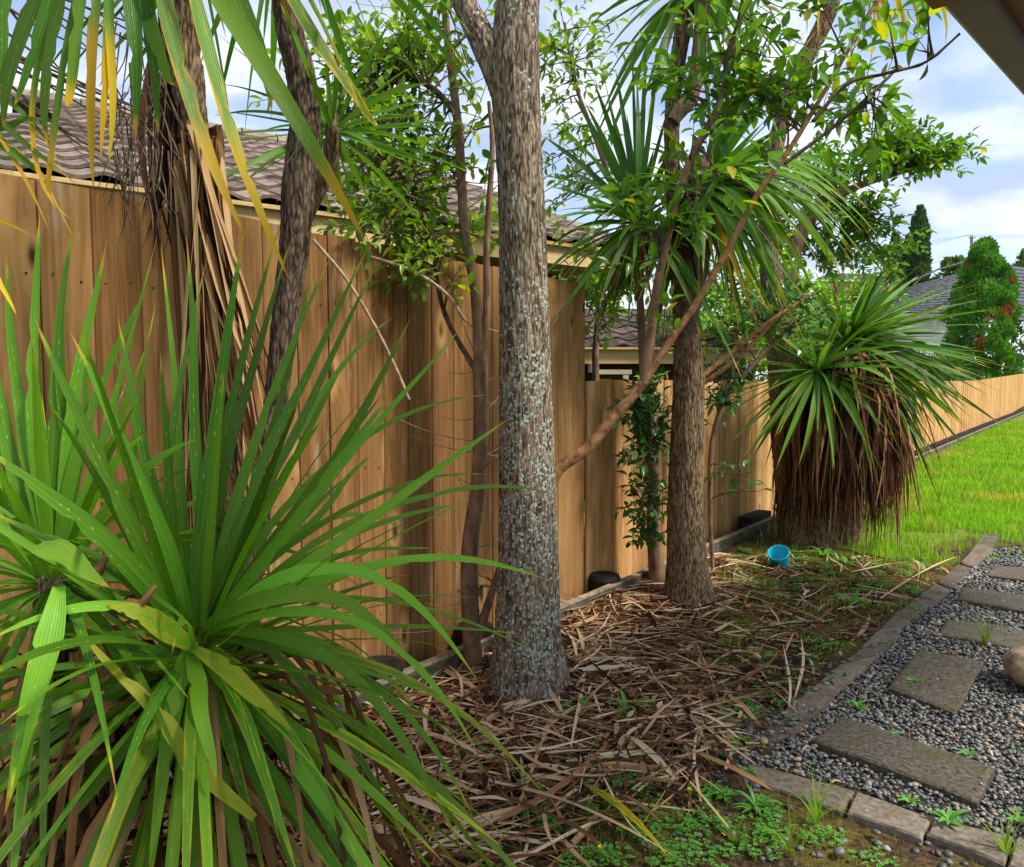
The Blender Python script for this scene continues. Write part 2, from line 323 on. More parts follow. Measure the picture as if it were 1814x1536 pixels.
M['plank_low'] = plank_material('treated_pine_plank_lit', (0.34, 0.16, 0.05), (0.60, 0.34, 0.13), (0.74, 0.50, 0.23), weather=0.15)  # same timber as the tall fence, brighter light painted into its colours
M['fascia'] = plank_material('pale_pine_fascia', (0.42, 0.27, 0.11), (0.60, 0.43, 0.21), (0.70, 0.55, 0.30), along=(0.06, 0.06, 1), weather=0, knots=0.3)
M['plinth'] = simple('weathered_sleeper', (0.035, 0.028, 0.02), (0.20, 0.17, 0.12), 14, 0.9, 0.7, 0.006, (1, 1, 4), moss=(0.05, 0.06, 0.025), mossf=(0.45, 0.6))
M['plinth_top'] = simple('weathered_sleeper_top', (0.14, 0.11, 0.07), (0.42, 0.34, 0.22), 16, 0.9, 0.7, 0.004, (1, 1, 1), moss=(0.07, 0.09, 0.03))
M['blackwood'] = simple('black_rotten_timber', (0.008, 0.007, 0.006), (0.035, 0.028, 0.022), 18, 0.85, 0.7, 0.006)
M['paver'] = simple('weathered_concrete', (0.035, 0.029, 0.021), (0.20, 0.17, 0.125), 60, 0.95, 1.0, 0.004, lo=0.3, hi=0.72, rnd=0.12, moss=(0.075, 0.07, 0.025), mossf=(0.5, 0.72))
M['edging'] = simple('grey_edging_block', (0.06, 0.048, 0.035), (0.27, 0.215, 0.16), 50, 0.95, 1.0, 0.003, lo=0.28, hi=0.74, rnd=0.25, moss=(0.10, 0.07, 0.025), mossf=(0.5, 0.75))
M['rock'] = simple('tan_lichened_rock', (0.12, 0.08, 0.045), (0.42, 0.32, 0.2), 12, 0.9, 1.0, 0.01, moss=(0.32, 0.2, 0.07))
M['pot'] = simple('turquoise_plastic', (0.02, 0.50, 0.68), (0.03, 0.58, 0.76), 5, 0.35, 0)
M['white'] = simple('white_paint', (0.68, 0.68, 0.66), (0.8, 0.8, 0.78), 5, 0.6, 0)
M['cream'] = simple('cream_paint', (0.50, 0.42, 0.26), (0.62, 0.53, 0.35), 5, 0.6, 0)
M['soffit_dark'] = simple('dark_grey_paint', (0.20, 0.17, 0.34), (0.24, 0.21, 0.40), 5, 0.5, 0)
M['brick'] = simple('brown_render_wall', (0.06, 0.045, 0.035), (0.11, 0.085, 0.065), 9, 0.9, .3)
M['maroon'] = simple('maroon_paint', (0.20, 0.07, 0.085), (0.26, 0.09, 0.11), 6, 0.4, 0)
M['tile'] = simple('brown_concrete_tile', (0.12, 0.088, 0.068), (0.31, 0.235, 0.185), 14, 0.9, 0.8, 0.006, rnd=0.3, moss=(0.11, 0.115, 0.08), mossf=(0.47, 0.62))
M['tile_dark'] = simple('dark_brown_tile', (0.06, 0.04, 0.036), (0.16, 0.11, 0.10), 14, 0.9, 0.8, 0.006, rnd=0.3)
M['tile_grey'] = simple('slate_grey_tile', (0.055, 0.055, 0.07), (0.13, 0.13, 0.155), 4, 0.75, 0.3, 0.01)
M['metal_pole'] = simple('grey_wood_pole', (0.2, 0.17, 0.15), (0.32, 0.28, 0.25), 6, 0.8, 0)
M['black'] = simple('dark_wire', (0.02, 0.02, 0.022), (0.04, 0.04, 0.045), 4, 0.6, 0)
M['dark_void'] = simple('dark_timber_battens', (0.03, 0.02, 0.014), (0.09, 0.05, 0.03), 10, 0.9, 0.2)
M['dandelion'] = simple('yellow_petals', (0.8, 0.5, 0.01), (0.9, 0.65, 0.02), 30, 0.6, 0)
M['grass'] = leaf_material('grass_blade', (0.05, 0.17, 0.008), (0.31, 0.53, 0.03), yellow=(0.5, 0.42, 0.1), tip=(0.4, 0.35, 0.1), spots=0, transl=0.4, rough=0.5)
M['clover'] = leaf_material('clover_leaf', (0.045, 0.20, 0.025), (0.16, 0.42, 0.05), broad=True, transl=0.35, rough=0.45)
M['conifer'] = leaf_material('conifer_spray', (0.015, 0.085, 0.012), (0.11, 0.31, 0.035), yellow=(0.28, 0.09, 0.035), broad=True, transl=0.25, rough=0.6)
M['cypress'] = leaf_material('cypress_spray', (0.02, 0.06, 0.03), (0.07, 0.15, 0.06), broad=True, transl=0.2, rough=0.6)
M['hedge'] = leaf_material('dull_hedge_leaf', (0.05, 0.11, 0.02), (0.17, 0.25, 0.06), yellow=(0.38, 0.2, 0.06), broad=True, transl=0.3, rough=0.6)

# ------------------------------------------------------------------ ground height
A1 = gp(1140, 1015, 0.13); FD = (gp(1140, 1015, 0.13), None)
dd = ray(1940, 676); FDIR = Vector((dd.x, dd.y, 0)).normalized(); FN = Vector((FDIR.y, -FDIR.x, 0))     # FN points to the path side
def fpt(s, off=0.0, z=0.0): return Vector((A1.x, A1.y, 0)) + FDIR * s + FN * off + Vector((0, 0, z))
def rise(x, y):
    s = (Vector((x, y, 0)) - Vector((A1.x, A1.y, 0))).dot(FDIR)
    t = max(0.0, s - 38.0); return min(0.02 * t, 1.5)
def gh(x, y):
    off = (Vector((x, y, 0)) - Vector((A1.x, A1.y, 0))).dot(FN)
    h = 0.012 * noise.noise(Vector((x * 3, y * 3, 0))) + 0.02 * noise.noise(Vector((x * 0.9, y * 0.9, 5)))
    px, py = proj((x, y, 0)) if y > 0.3 else (0, 0)
    if off > 0: h += 0.05 * math.exp(-off / 0.35) * (1 if off < 2 else 0)
    return h * (1.0 if y < 40 else 0.3) + rise(x, y)
def s_at(px):
    lo, hi = -6.0, 60.0
    for _ in range(50):
        m_ = (lo + hi) / 2
        if proj(fpt(m_, -0.22, 1.0))[0] < px: lo = m_
        else: hi = m_
    return lo
LAWN = [(1380, 1000), (1500, 985), (1600, 975), (1740, 950), (1960, 990), (2600, 1050), (2600, 690), (1900, 690), (1500, 850), (1380, 930)]
EDGE_L = [(1735, 958), (1700, 996), (1660, 1031), (1627, 1055), (1582, 1091), (1556, 1117), (1525, 1146), (1489, 1172), (1449, 1206), (1410, 1238), (1372, 1276), (1325, 1325)]
EDGE_R = [(1762, 968), (1725, 1004), (1684, 1042), (1658, 1064), (1629, 1083), (1606, 1104), (1586, 1129), (1556, 1156), (1520, 1186), (1483, 1218), (1450, 1254), (1408, 1298)]
GRAVEL = [(p[0] + 2, p[1]) for p in EDGE_R[2:]] + [(1380, 1330), (1335, 1362), (1515, 1402), (1652, 1450), (1796, 1482), (1950, 1530), (2700, 1700), (3600, 1500), (2300, 1000), (1765, 966), (1735, 1000)]
GX = np.sinh(np.linspace(-5.2, 5.2, 331)) * 2.2 * 2.2 / 2.0; GY = np.sinh(np.linspace(-4.6, 5.6, 351)) * 1.9 + 2.5
gv = []; gt = []
for y in GY:
    for x in GX:
        gv.append((x, y, gh(x, y) if abs(x) < 60 and -20 < y < 80 else rise(x, y)))
        l = g = 0.0
        if y > 0.6:
            p = proj((x, y, 0)); l = 1.0 if inpoly(p, LAWN) else 0.0; g = 1.0 if inpoly(p, GRAVEL) else 0.0
            if p[1] < 930 and not l: l = 0.8
        else: l = 0.5
        gt.append((l, g, 0))
nx, ny = len(GX), len(GY)
Q = [(j * nx + i, j * nx + i + 1, (j + 1) * nx + i + 1, (j + 1) * nx + i) for j in range(ny - 1) for i in range(nx - 1)]
m, t, b, out = newmat('ground_soil_moss')
g = N(t, 'ShaderNodeTexCoord').outputs['Object']; at_ = N(t, 'ShaderNodeAttribute', attribute_name='tint'); s_ = N(t, 'ShaderNodeSeparateColor', {'Color': at_.outputs['Color']})
n1 = noise_tex(t, g, 2.4, 5, 0.6); n2 = noise_tex(t, g, 38, 5, 0.7); n3 = noise_tex(t, g, 140, 3, 0.7)
soil = ramp(t, n2, [(0.3, (0.022, 0.014, 0.009)), (0.5, (0.07, 0.042, 0.024)), (0.72, (0.17, 0.11, 0.065))])
moss = ramp(t, n3, [(0.3, (0.06, 0.05, 0.01)), (0.7, (0.24, 0.20, 0.03))])
c = mixc(t, ramp(t, math_n(t, 'ADD', math_n(t, 'MULTIPLY', n1, 0.8), math_n(t, 'MULTIPLY', n2, 0.3)), [(0.52, g3(0)), (0.64, g3(0.9))]), soil, moss)
lawnc = ramp(t, noise_tex(t, g, 9, 5, 0.7), [(0.3, (0.09, 0.12, 0.018)), (0.7, (0.22, 0.28, 0.04))])
c = mixc(t, s_.outputs[0], c, lawnc); c = mixc(t, s_.outputs[1], c, ramp(t, n2, [(0.3, (0.02, 0.018, 0.016)), (0.7, (0.07, 0.062, 0.055))]))
t.links.new(c, b.inputs['Base Color']); b.inputs['Roughness'].default_value = 0.95; b.inputs['Specular IOR Level'].default_value = 0.1; bump(t, b, math_n(t, 'ADD', n2, n3), 0.8, 0.012)
link('ground', mesh_np('ground', gv, Q, tint=np.array(gt), mat=m), kind='structure')

# ------------------------------------------------------------------ fences
def plank(name, w, d, h, mat):
    # x along the fence, y outwards, z up; chamfered long front edges, 16 faces
    c = 0.003; P = [(-w / 2, -d / 2), (w / 2, -d / 2), (w / 2, d / 2 - c), (w / 2 - c, d / 2), (-w / 2 + c, d / 2), (-w / 2, d / 2 - c)]
    V = [(x, y, z) for z in (0, h) for x, y in P]; Q = [(i, (i + 1) % 6, (i + 1) % 6 + 6, i + 6) for i in range(6)]
    me = bpy.data.meshes.new(name); me.from_pydata(V, [], Q + [(5, 4, 3, 2, 1, 0), (6, 7, 8, 9, 10, 11)]); me.materials.append(mat); return me
frot = Matrix(((FDIR.x, FN.x, 0), (FDIR.y, FN.y, 0), (0, 0, 1))).to_4x4()
S0, S1, S2 = s_at(-260), s_at(1029), 44.0
tall = thing('tall_timber_fence', 'tall weathered paling fence, its brown painted darker for shade, behind the three trunks and the spiky plants', 'fence', fpt((S0 + S1) / 2, -0.22))
low = thing('low_timber_fence', 'lower pine paling fence, painted paler for brighter light, running away beside the lawn', 'fence', fpt((S1 + S2) / 2, -0.22, rise(*fpt((S1 + S2) / 2).xy)))
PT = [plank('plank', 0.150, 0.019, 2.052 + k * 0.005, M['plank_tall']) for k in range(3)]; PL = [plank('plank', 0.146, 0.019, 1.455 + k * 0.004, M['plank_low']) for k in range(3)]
s = S0; i = 0
pend = S1
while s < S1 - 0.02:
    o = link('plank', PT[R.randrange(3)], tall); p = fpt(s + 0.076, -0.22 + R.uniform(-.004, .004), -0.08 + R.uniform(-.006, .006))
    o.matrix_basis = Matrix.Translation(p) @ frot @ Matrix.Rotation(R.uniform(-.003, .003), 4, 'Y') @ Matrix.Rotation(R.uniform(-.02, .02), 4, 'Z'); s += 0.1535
s = s + 0.02
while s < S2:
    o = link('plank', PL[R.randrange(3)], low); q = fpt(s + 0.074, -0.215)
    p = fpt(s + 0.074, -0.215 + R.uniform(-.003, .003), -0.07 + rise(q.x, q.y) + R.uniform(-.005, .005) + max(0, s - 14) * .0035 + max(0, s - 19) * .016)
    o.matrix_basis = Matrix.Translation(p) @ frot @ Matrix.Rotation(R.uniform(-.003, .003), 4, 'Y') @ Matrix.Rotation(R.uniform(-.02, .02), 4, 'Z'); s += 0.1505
nb = Buf(); V1, F1 = None, None
s = S0
while s < S1 - .02:
    for z in (.35, 1.0, 1.7):
        for dx in (.035, .115):
            q = fpt(s + dx, -.2093, z + R.uniform(-.012, .012)); r_ = .0038; P_ = [q + FDIR * r_ * math.cos(a * 1.0472) + Vector((0, 0, r_ * math.sin(a * 1.0472))) for a in range(6)]
            nb.add([tuple(p_) for p_ in P_] + [tuple(q + FN * .0012)] * 2, [(a, (a + 1) % 6, 6, 7) for a in range(6)])
    s += .1535
link('nail_heads', nb.mesh('nail_heads', M['blackwood'], False), tall, kind='stuff')
# rails behind the planks
for nm, f, a, b_, zs in (('rail', tall, S0, S1, (0.35, 1.0, 1.7)), ('rail', low, S1 + .1, S1 + 9, (0.3, 1.15))):
    for z in zs:
        c0 = fpt((a + b_) / 2, -0.255, z); link(nm, box_mesh(nm, c0, FDIR * (b_ - a) / 2, FN * .022, (0, 0, .045), M['plank_low']), f)
for s in (S1 - .05, S1 + 2.3, S1 + 4.6):
    link('post', box_mesh('post', fpt(s, -0.31, .65), FDIR * .045, FN * .045, (0, 0, .66), M['plank_low']), low)
# retaining boards in front
ret = thing('retaining_board', 'low weathered grey sleeper edging running along the foot of the fence', 'garden edging', fpt(3, 0, 0))
s = S0 - 0.3; k = 0
while s < S2 - 1:
    L = 2.4; q0, q1 = fpt(s, 0), fpt(s + L, 0); z0, z1 = rise(q0.x, q0.y), rise(q1.x, q1.y)
    zt = 0.13
    c0 = (q0 + q1) / 2 + Vector((0, 0, (z0 + z1) / 2 + zt - 0.095)); ax = (q1 - q0) / 2 + Vector((0, 0, (z1 - z0) / 2)); ax = ax * 0.998
    link('board', box_mesh('board', c0 - FN * .022, ax, FN * .022, (0, 0, .088), M['plinth']), ret)
    link('board_top', box_mesh('board_top', c0 - FN * .022 + Vector((0, 0, .0915)), ax, FN * .024, (0, 0, .0035), M['plinth_top']), ret)
    s += L; k += 1
for px, py in ((1048, 1030), (812, 1130), (640, 1215)):
    lo_ = s_at(px); q = fpt(lo_, -0.115); n = 28
    V, Qd, U = tube_arr([q + Vector((0, 0, z)) for z in (-.1, .05, .14, .165)], [.10, .10, .10, .088], n, lambda c, s2, L, f: 0.005 * noise.noise(Vector((c * 3, s2 * 3, L))))
    V = np.vstack([V, [list(q + Vector((0, 0, .168)))]]); B = Buf(); B.add(V, Qd)
    top = len(V) - 1; B.add(np.array([V[3 * n + i] for i in range(n)] + [V[top]]), [(i, (i + 1) % n, n, n) for i in range(n)])
    me = bpy.data.meshes.new('post_stub'); me.from_pydata([tuple(v) for v in V], [], [tuple(int(a) for a in f) for f in Qd] + [(3 * n + i, 3 * n + (i + 1) % n, top) for i in range(n)]); me.materials.append(M['blackwood'])
    tag(link('post_stub', me), {1048: 'round black sawn-off post stub between trunks, behind the grey sleeper edging', 812: 'round black post stub beside the slim brown stem, behind the sleeper edging', 640: 'round black post stub behind the sleeper edging, hidden by the big spiky plant'}[px], 'post', 'black post stubs')
blk = thing('black_retaining_blocks', 'black stepped old timbers between the pale fence and the grey sleeper edging', 'garden edging', fpt(6, -.1))
bpx = [1300, 1560, 1605, 1640, 1668, 1692, 1714, 1734, 1752, 1768, 1782, 1795, 1806, 1816, 1824]
for bi, px in enumerate(bpx):
    L = .5 if bi == 0 else (s_at(bpx[bi + 1]) - s_at(px) - .04 if bi + 1 < len(bpx) else 3)
    s = s_at(px); q = fpt(s + L / 2, -0.1); z = rise(*fpt(s + L, 0).xy)
    link('block', box_mesh('block', q + Vector((0, 0, z + .1)), FDIR * L / 2, FN * .06, (0, 0, (.06 + .02 * (s_at(1300) * 0 + min(s, 20) / 10)) if px > 1400 else .085), M['blackwood']), blk)

# ------------------------------------------------------------------ path: edging blocks and slabs
def quad_block(name, P, z0, z1, mat, parent, jit=0.004, ch=0.012):
    """a stone with rounded worn edges from four ground points"""
    P = [Vector((p.x, p.y, 0)) for p in P]; c = sum(P, Vector()) / 4
    if (P[1] - P[0]).cross(P[2] - P[0]).z < 0: P = P[::-1]
    n = 7; V = []; Qs = []
    def bil(u, v): return (P[0] * (1 - u) + P[1] * u) * (1 - v) + (P[3] * (1 - u) + P[2] * u) * v
    us = [0, .03, .15, .38, .62, .85, .97, 1]
    e1 = (P[1] - P[0]).length; e2 = (P[3] - P[0]).length
    for b_ in us:
        for a in us:
            p = bil(a, b_); ed = min(a, 1 - a) * e1; ed2 = min(b_, 1 - b_) * e2; e = min(ed, ed2)
            z = z1 - (ch * .6 if e < .001 else 0) + jit * noise.noise(Vector((p.x * 14, p.y * 14, z1 * 50)))
            pj = p + Vector((noise.noise(p * 22), noise.noise(p * 22 + Vector((7, 7, 7))), 0)) * (0.006 if e < .001 else .0)
            V.append((pj.x, pj.y, z))
    m_ = len(us)
    for j in range(m_ - 1):
        for i in range(m_ - 1): Qs.append((j * m_ + i, j * m_ + i + 1, (j + 1) * m_ + i + 1, (j + 1) * m_ + i))
    ring = [i for i in range(m_)] + [j * m_ + m_ - 1 for j in range(1, m_)] + [(m_ - 1) * m_ + i for i in range(m_ - 2, -1, -1)] + [j * m_ for j in range(m_ - 2, 0, -1)]
    b0 = len(V)
    for r_ in ring: V.append((V[r_][0] + (V[r_][0] - c.x) * .01, V[r_][1] + (V[r_][1] - c.y) * .01, z0))
    for k in range(len(ring)):
        k2 = (k + 1) % len(ring); Qs.append((ring[k], b0 + k, b0 + k2, ring[k2]))
    o = link(name, mesh_np(name, V, Qs, smooth=False, mat=mat), parent); return o
edging = thing('path_edging', 'row of worn grey concrete blocks edging the pebble path', 'path edging', gp(1500, 1190))
def shr(a, b, k): return a + (b - a) * k
for i in range(len(EDGE_L) - 1):
    l0, l1, r0, r1 = [gp(*p, 0.03) for p in (EDGE_L[i], EDGE_L[i + 1], EDGE_R[i], EDGE_R[i + 1])]
    quad_block('edging_block', [shr(l0, l1, .045), shr(l1, l0, .045), shr(r1, r0, .03), shr(r0, r1, .03)], -0.06, R.uniform(.018, .034), M['edging'], edging)
for P in ([(1330, 1352), (1513, 1401), (1489, 1436), (1300, 1372)], [(1517, 1402), (1650, 1449), (1632, 1483), (1500, 1438)], [(1654, 1451), (1795, 1481), (1780, 1530), (1643, 1475)], [(1799, 1483), (1960, 1528), (1930, 1590), (1786, 1532)], [(1965, 1530), (2150, 1585), (2100, 1660), (1936, 1594)]):
    quad_block('edging_block', [gp(*p, .022) for p in P], -0.06, 0.024, M['edging'], edging)
SL = [([(1494, 1267), (1764, 1358), (1731, 1418), (1437, 1308)], 'long dark slab nearest the corner of the path edging', .034),
      ([(1629, 1148), (1744, 1169), (1694, 1262), (1573, 1216)], 'squarish dark concrete slab in the middle of the pebble path', .022),
      ([(1676, 1096), (1860, 1122), (1846, 1155), (1663, 1122)], 'dark slab with the tall grass tuft in front of it', .03),
      ([(1707, 1040), (1870, 1060), (1862, 1088), (1694, 1060)], 'dark slab second from the top of the pebble path', .03),
      ([(1762, 1000), (1890, 1012), (1880, 1034), (1746, 1018)], 'farthest dark concrete slab on the pebble path', .03)]
for P, lab, zt in SL:
    p0 = [gp(*p, zt) for p in P]; o = quad_block('path_slab', p0, -0.05, zt, M['paver'], None, .003); tag(o, lab, 'paving slab', 'slabs set in the pebble path')
SLW = [[gp(*p, zt) for p in P] for P, _, zt in SL] + [[gp(*p, .03) for p in (EDGE_L[i], EDGE_R[i], EDGE_R[i + 1], EDGE_L[i + 1])] for i in range(len(EDGE_L) - 1)]
o = quad_block('flat_stone', [gp(*p, .02) for p in [(1742, 944), (1776, 940), (1745, 990), (1712, 985)]], -0.05, 0.02, M['paver'], None); tag(o, 'rough flat stone half under grass at the far end of the edging', 'stone')

# ------------------------------------------------------------------ pebbles
def ico(sub):
    import bmesh
    bm = bmesh.new(); bmesh.ops.create_icosphere(bm, subdivisions=sub, radius=1.0); V = np.array([v.co[:] for v in bm.verts]); Fc = np.array([[v.index for v in f.verts] for f in bm.faces]); bm.free(); return V, Fc
IC1, IC2 = ico(1), ico(2)
_WP = {}
def inside_world(p, W):
    k = id(W)
    if k not in _WP: P_ = [(q.x, q.y) for q in W]; _WP[k] = (P_, min(a[0] for a in P_), max(a[0] for a in P_), min(a[1] for a in P_), max(a[1] for a in P_))
    P_, a0, a1, b0, b1 = _WP[k]
    return a0 < p[0] < a1 and b0 < p[1] < b1 and inpoly(p, P_)
def pebbles(cands, hi):
    V0, F0 = IC2 if hi else IC1; Vs = []; Fs = []; Ts = []; n = 0
    for (x, y, z, r, tt) in cands:
        a = R.uniform(0, 6.28); sx, sy, sz = r * R.uniform(.9, 1.35), r * R.uniform(.7, 1.0), r * R.uniform(.42, .68)
        Rm = (Matrix.Rotation(a, 3, 'Z') @ Matrix.Rotation(R.gauss(0, .28), 3, 'X') @ Matrix.Rotation(R.gauss(0, .28), 3, 'Y'))
        P = V0 * (1 + 0.10 * np.sin(V0[:, [1, 2, 0]] * R.uniform(1.5, 3) + R.uniform(0, 6))) * np.array([sx, sy, sz]); P = P @ np.array(Rm).T + np.array([x, y, z])
        Vs.append(P); Fs.append(F0 + n); n += len(V0); Ts.append(np.tile([tt, R.random(), 0], (len(V0), 1)))
    return np.concatenate(Vs), np.concatenate(Fs), np.concatenate(Ts)
m, t, b, out = newmat('river_pebble'); at_ = N(t, 'ShaderNodeAttribute', attribute_name='tint'); s_ = N(t, 'ShaderNodeSeparateColor', {'Color': at_.outputs['Color']})
g = N(t, 'ShaderNodeTexCoord').outputs['Object']; pn = noise_tex(t, g, 60, 4, 0.6)
pc = ramp(t, s_.outputs[0], [(0.0, (0.045, 0.05, 0.055)), (0.25, (0.09, 0.10, 0.10)), (0.5, (0.165, 0.17, 0.15)), (0.72, (0.26, 0.255, 0.21)), (0.84, (0.38, 0.34, 0.25)), (0.9, (0.45, 0.29, 0.11)), (0.96, (0.42, 0.19, 0.08)), (1.0, (0.55, 0.52, 0.46))])
t.links.new(mixc(t, math_n(t, 'MULTIPLY', pn, 0.6), pc, (0.13, 0.11, 0.08)), b.inputs['Base Color']); b.inputs['Roughness'].default_value = 0.48; bump(t, b, pn, 0.2, 0.002); M['pebble'] = m
near, far = [], []
xs = [gp(*p) for p in GRAVEL[:14]]
sp_ = 0.0165
yv = 1.9
while yv < 6.2:
    xv = 0.35
    while xv < 5.0:
        x = xv + R.uniform(-.5, .5) * sp_; y = yv + R.uniform(-.5, .5) * sp_; xv += sp_ * (1 if yv < 4 else 1.5)
        p = proj((x, y, 0))
        if p[0] > 1900 or p[1] > 1600 or not inpoly(p, GRAVEL): continue
        if any(inside_world((x, y), W) for W in SLW[:5]): 
            if R.random() > .003: continue
            near.append((x, y, .055, .010, R.random())); continue
        tt = R.random() ** 1.25 * .8 if R.random() > .07 else R.uniform(.82, 1)
        (near if y < 3.4 else far).append((x, y, gh(x, y) + R.uniform(-.002, .014), (R.uniform(.0055, .0112) if R.random() < .8 else R.uniform(.011, .016)) * (1 if y < 4 else 1.4), tt))
    yv += sp_ * (1 if yv < 4 else 1.5)
# strays outside the edging
for k in range(1500):
    px, py = (R.gauss(1290, 60), R.gauss(1300, 40)) if k % 3 == 0 else (R.uniform(1200, 1560), R.uniform(1100, 1400)) if k % 3 == 1 else (R.uniform(1150, 1814), R.uniform(1395, 1536))
    if k % 3 == 1 and abs((px - 1200) * .95 + (py - 1420)) > 90: continue
    if k % 3 == 2 and (R.random() < .8 or py - 1400 < (px - 1500) * .3): continue
    q = gp(px, py)
    if inpoly((px, py), GRAVEL): continue
    near.append((q.x, q.y, gh(q.x, q.y) + .004 + (.03 if any(inside_world((q.x, q.y), W) for W in SLW) else 0), R.uniform(.008, .016), R.random() ** 1.4 * .85))
Va, Fa, Ta = pebbles([c_ for c_ in near if True], False); Vb, Fb, Tb = pebbles(far, False)
link('pebble_gravel', mesh_np('pebble_gravel', np.concatenate([Va, Vb]), np.concatenate([Fa, Fb + len(Va)]), tint=np.concatenate([Ta, Tb]), mat=M['pebble']), kind='stuff')
print('PEBBLES', len(near), len(far))
def lone_pebble(px, py, z, r, tt, lab):
    q = gp(px, py, z); V, F_, T = pebbles([(q.x, q.y, z, r, tt)], True); tag(link('pebble', mesh_np('pebble', V, F_, tint=T, mat=M['pebble'])), lab, 'pebble')
lone_pebble(1353, 1312, .045, .022, .9, 'larger orange-brown pebble lying on the buried corner edging block')
lone_pebble(1486, 1508, .02, .02, .55, 'round grey-brown pebble on moss below the front edging')
lone_pebble(1552, 1474, .02, .017, .15, 'dark grey pebble on moss against the front edging block')
# boulder
V0, F0 = ico(4); q = gp(1862, 1222, 0)
P = []
for v in V0:
    n_ = noise.fractal(Vector(v) * 1.1 + Vector((3, 1, 2)), 1.0, 2.0, 4); n_ += .35 * noise.noise(Vector(v) * 4.5); r = 1 + .24 * n_
    P.append((q.x + v[0] * r * .19, q.y + v[1] * r * .16, .07 + v[2] * r * .13))
tag(link('boulder', mesh_np('boulder', P, F0, mat=M['rock'])), 'tan lichen-marked boulder on the pebbles at the side of the path', 'rock')

# ------------------------------------------------------------------ strap leaves
CAM = np.array([0, 0, EYE])
def strap(C, W, hint, twist=0.0, fold=0.28, prof='leaf', kink=0.0, tw0=0.0):
    """C: centre line (n,3); returns verts, quads, uvs"""
    C = np.asarray(C, dtype=float); n = len(C); T = np.gradient(C, axis=0); T /= np.sqrt((T * T).sum(1))[:, None] + 1e-9
    h = np.asarray(hint, dtype=float); t_ = np.linspace(0, 1, n)
    def cr(a, b): return np.stack([a[:, 1] * b[:, 2] - a[:, 2] * b[:, 1], a[:, 2] * b[:, 0] - a[:, 0] * b[:, 2], a[:, 0] * b[:, 1] - a[:, 1] * b[:, 0]], 1)
    S = cr(T, np.tile(h, (n, 1))); l = np.sqrt((S * S).sum(1))
    if l.min() < .05:
        S = cr(T, np.tile(h + np.array([.3, .2, .1]), (n, 1))); l = np.sqrt((S * S).sum(1)) + 1e-6
    S /= l[:, None]; NN = cr(S, T); a = (tw0 + twist * t_)[:, None]; S2 = S * np.cos(a) + NN * np.sin(a); N2 = cr(S2, T)
    if prof == 'leaf': w_ = W * np.minimum(1, .42 + 1.9 * t_) * np.maximum(0.0, 1 - t_ ** 2.4) ** .9
    elif prof == 'grass': w_ = W * (1 - t_ ** 1.5)
    else: w_ = W * np.minimum(1, .5 + 2 * t_) * (1 - t_ ** 5) * (1 + .15 * np.sin(9 * t_ + kink))
    w_ = (np.maximum(w_, W * .015) / 2)[:, None]
    V = np.stack([C - S2 * w_ + N2 * w_ * fold, C, C + S2 * w_ + N2 * w_ * fold], 1).reshape(-1, 3)
    U = np.stack([np.repeat(t_, 3), np.tile([0, .5, 1], n)], 1)
    i3 = np.arange(n - 1) * 3; Q = np.stack([np.stack([i3 + k, i3 + k + 1, i3 + k + 4, i3 + k + 3], 1) for k in (0, 1)], 1).reshape(-1, 4)
    return V, Q, U
def bez(a, b, c, n=11):
    t_ = np.linspace(0, 1, n)[:, None]; a, b, c = [np.array(v, dtype=float) for v in (a, b, c)]
    return a * (1 - t_) ** 2 + 2 * b * t_ * (1 - t_) + c * t_ ** 2
def through(a, m_, c, n=11, u=0.5):
    a, m_, c = [np.array(v, dtype=float) for v in (a, m_, c)]
    b = (m_ - a * (1 - u) ** 2 - c * u ** 2) / (2 * u * (1 - u)); return bez(a, b, c, n)
def leaf_obj(parent, C, W, hint, mat, tint, twist=0, fold=.28, prof='leaf', name='leaf', label=None, tw0=0.0, notch=False):
    V, Q_, U = strap(C, W, hint, twist, fold, prof, tw0=tw0)
    if notch:
        n_ = len(C)
        for _ in range(R.choice((0, 1, 1, 2, 3))):
            i_ = R.randrange(int(n_ * .3), int(n_ * .88)); sd_ = R.choice((0, 2)); V[3 * i_ + sd_] = V[3 * i_ + sd_] + (V[3 * i_ + 1] - V[3 * i_ + sd_]) * R.uniform(.2, .6)
    return link(name, mesh_np(name, V, Q_, U, np.array(tint, dtype=float), True, mat), parent, label=label)
def hero(parent, base, mid, tip, W, Yb, Ym, Yt, mat, g_=None, y_=0.0, name='leaf', face=.8, twist=0.0, n=24, u=.5):
    C = through(at(*base, Yb), at(*mid, Ym), at(*tip, Yt), n, u); tt_ = np.linspace(0, 1, n)[:, None]; C = C + .004 * np.sin(tt_ * R.uniform(5, 11) + R.uniform(0, 6)) * np.sin(tt_ * 3.14) * NP.randn(3)
    to = nrm(CAM - C[len(C) // 2]); hint = nrm(to * face + np.array([0, 0, .55]) + NP.randn(3) * .22)
    return leaf_obj(parent, C, W, hint, mat, (R.uniform(.15, .85) if g_ is None else g_, y_, 0), twist or R.uniform(-.3, .3), name=name, notch=True)
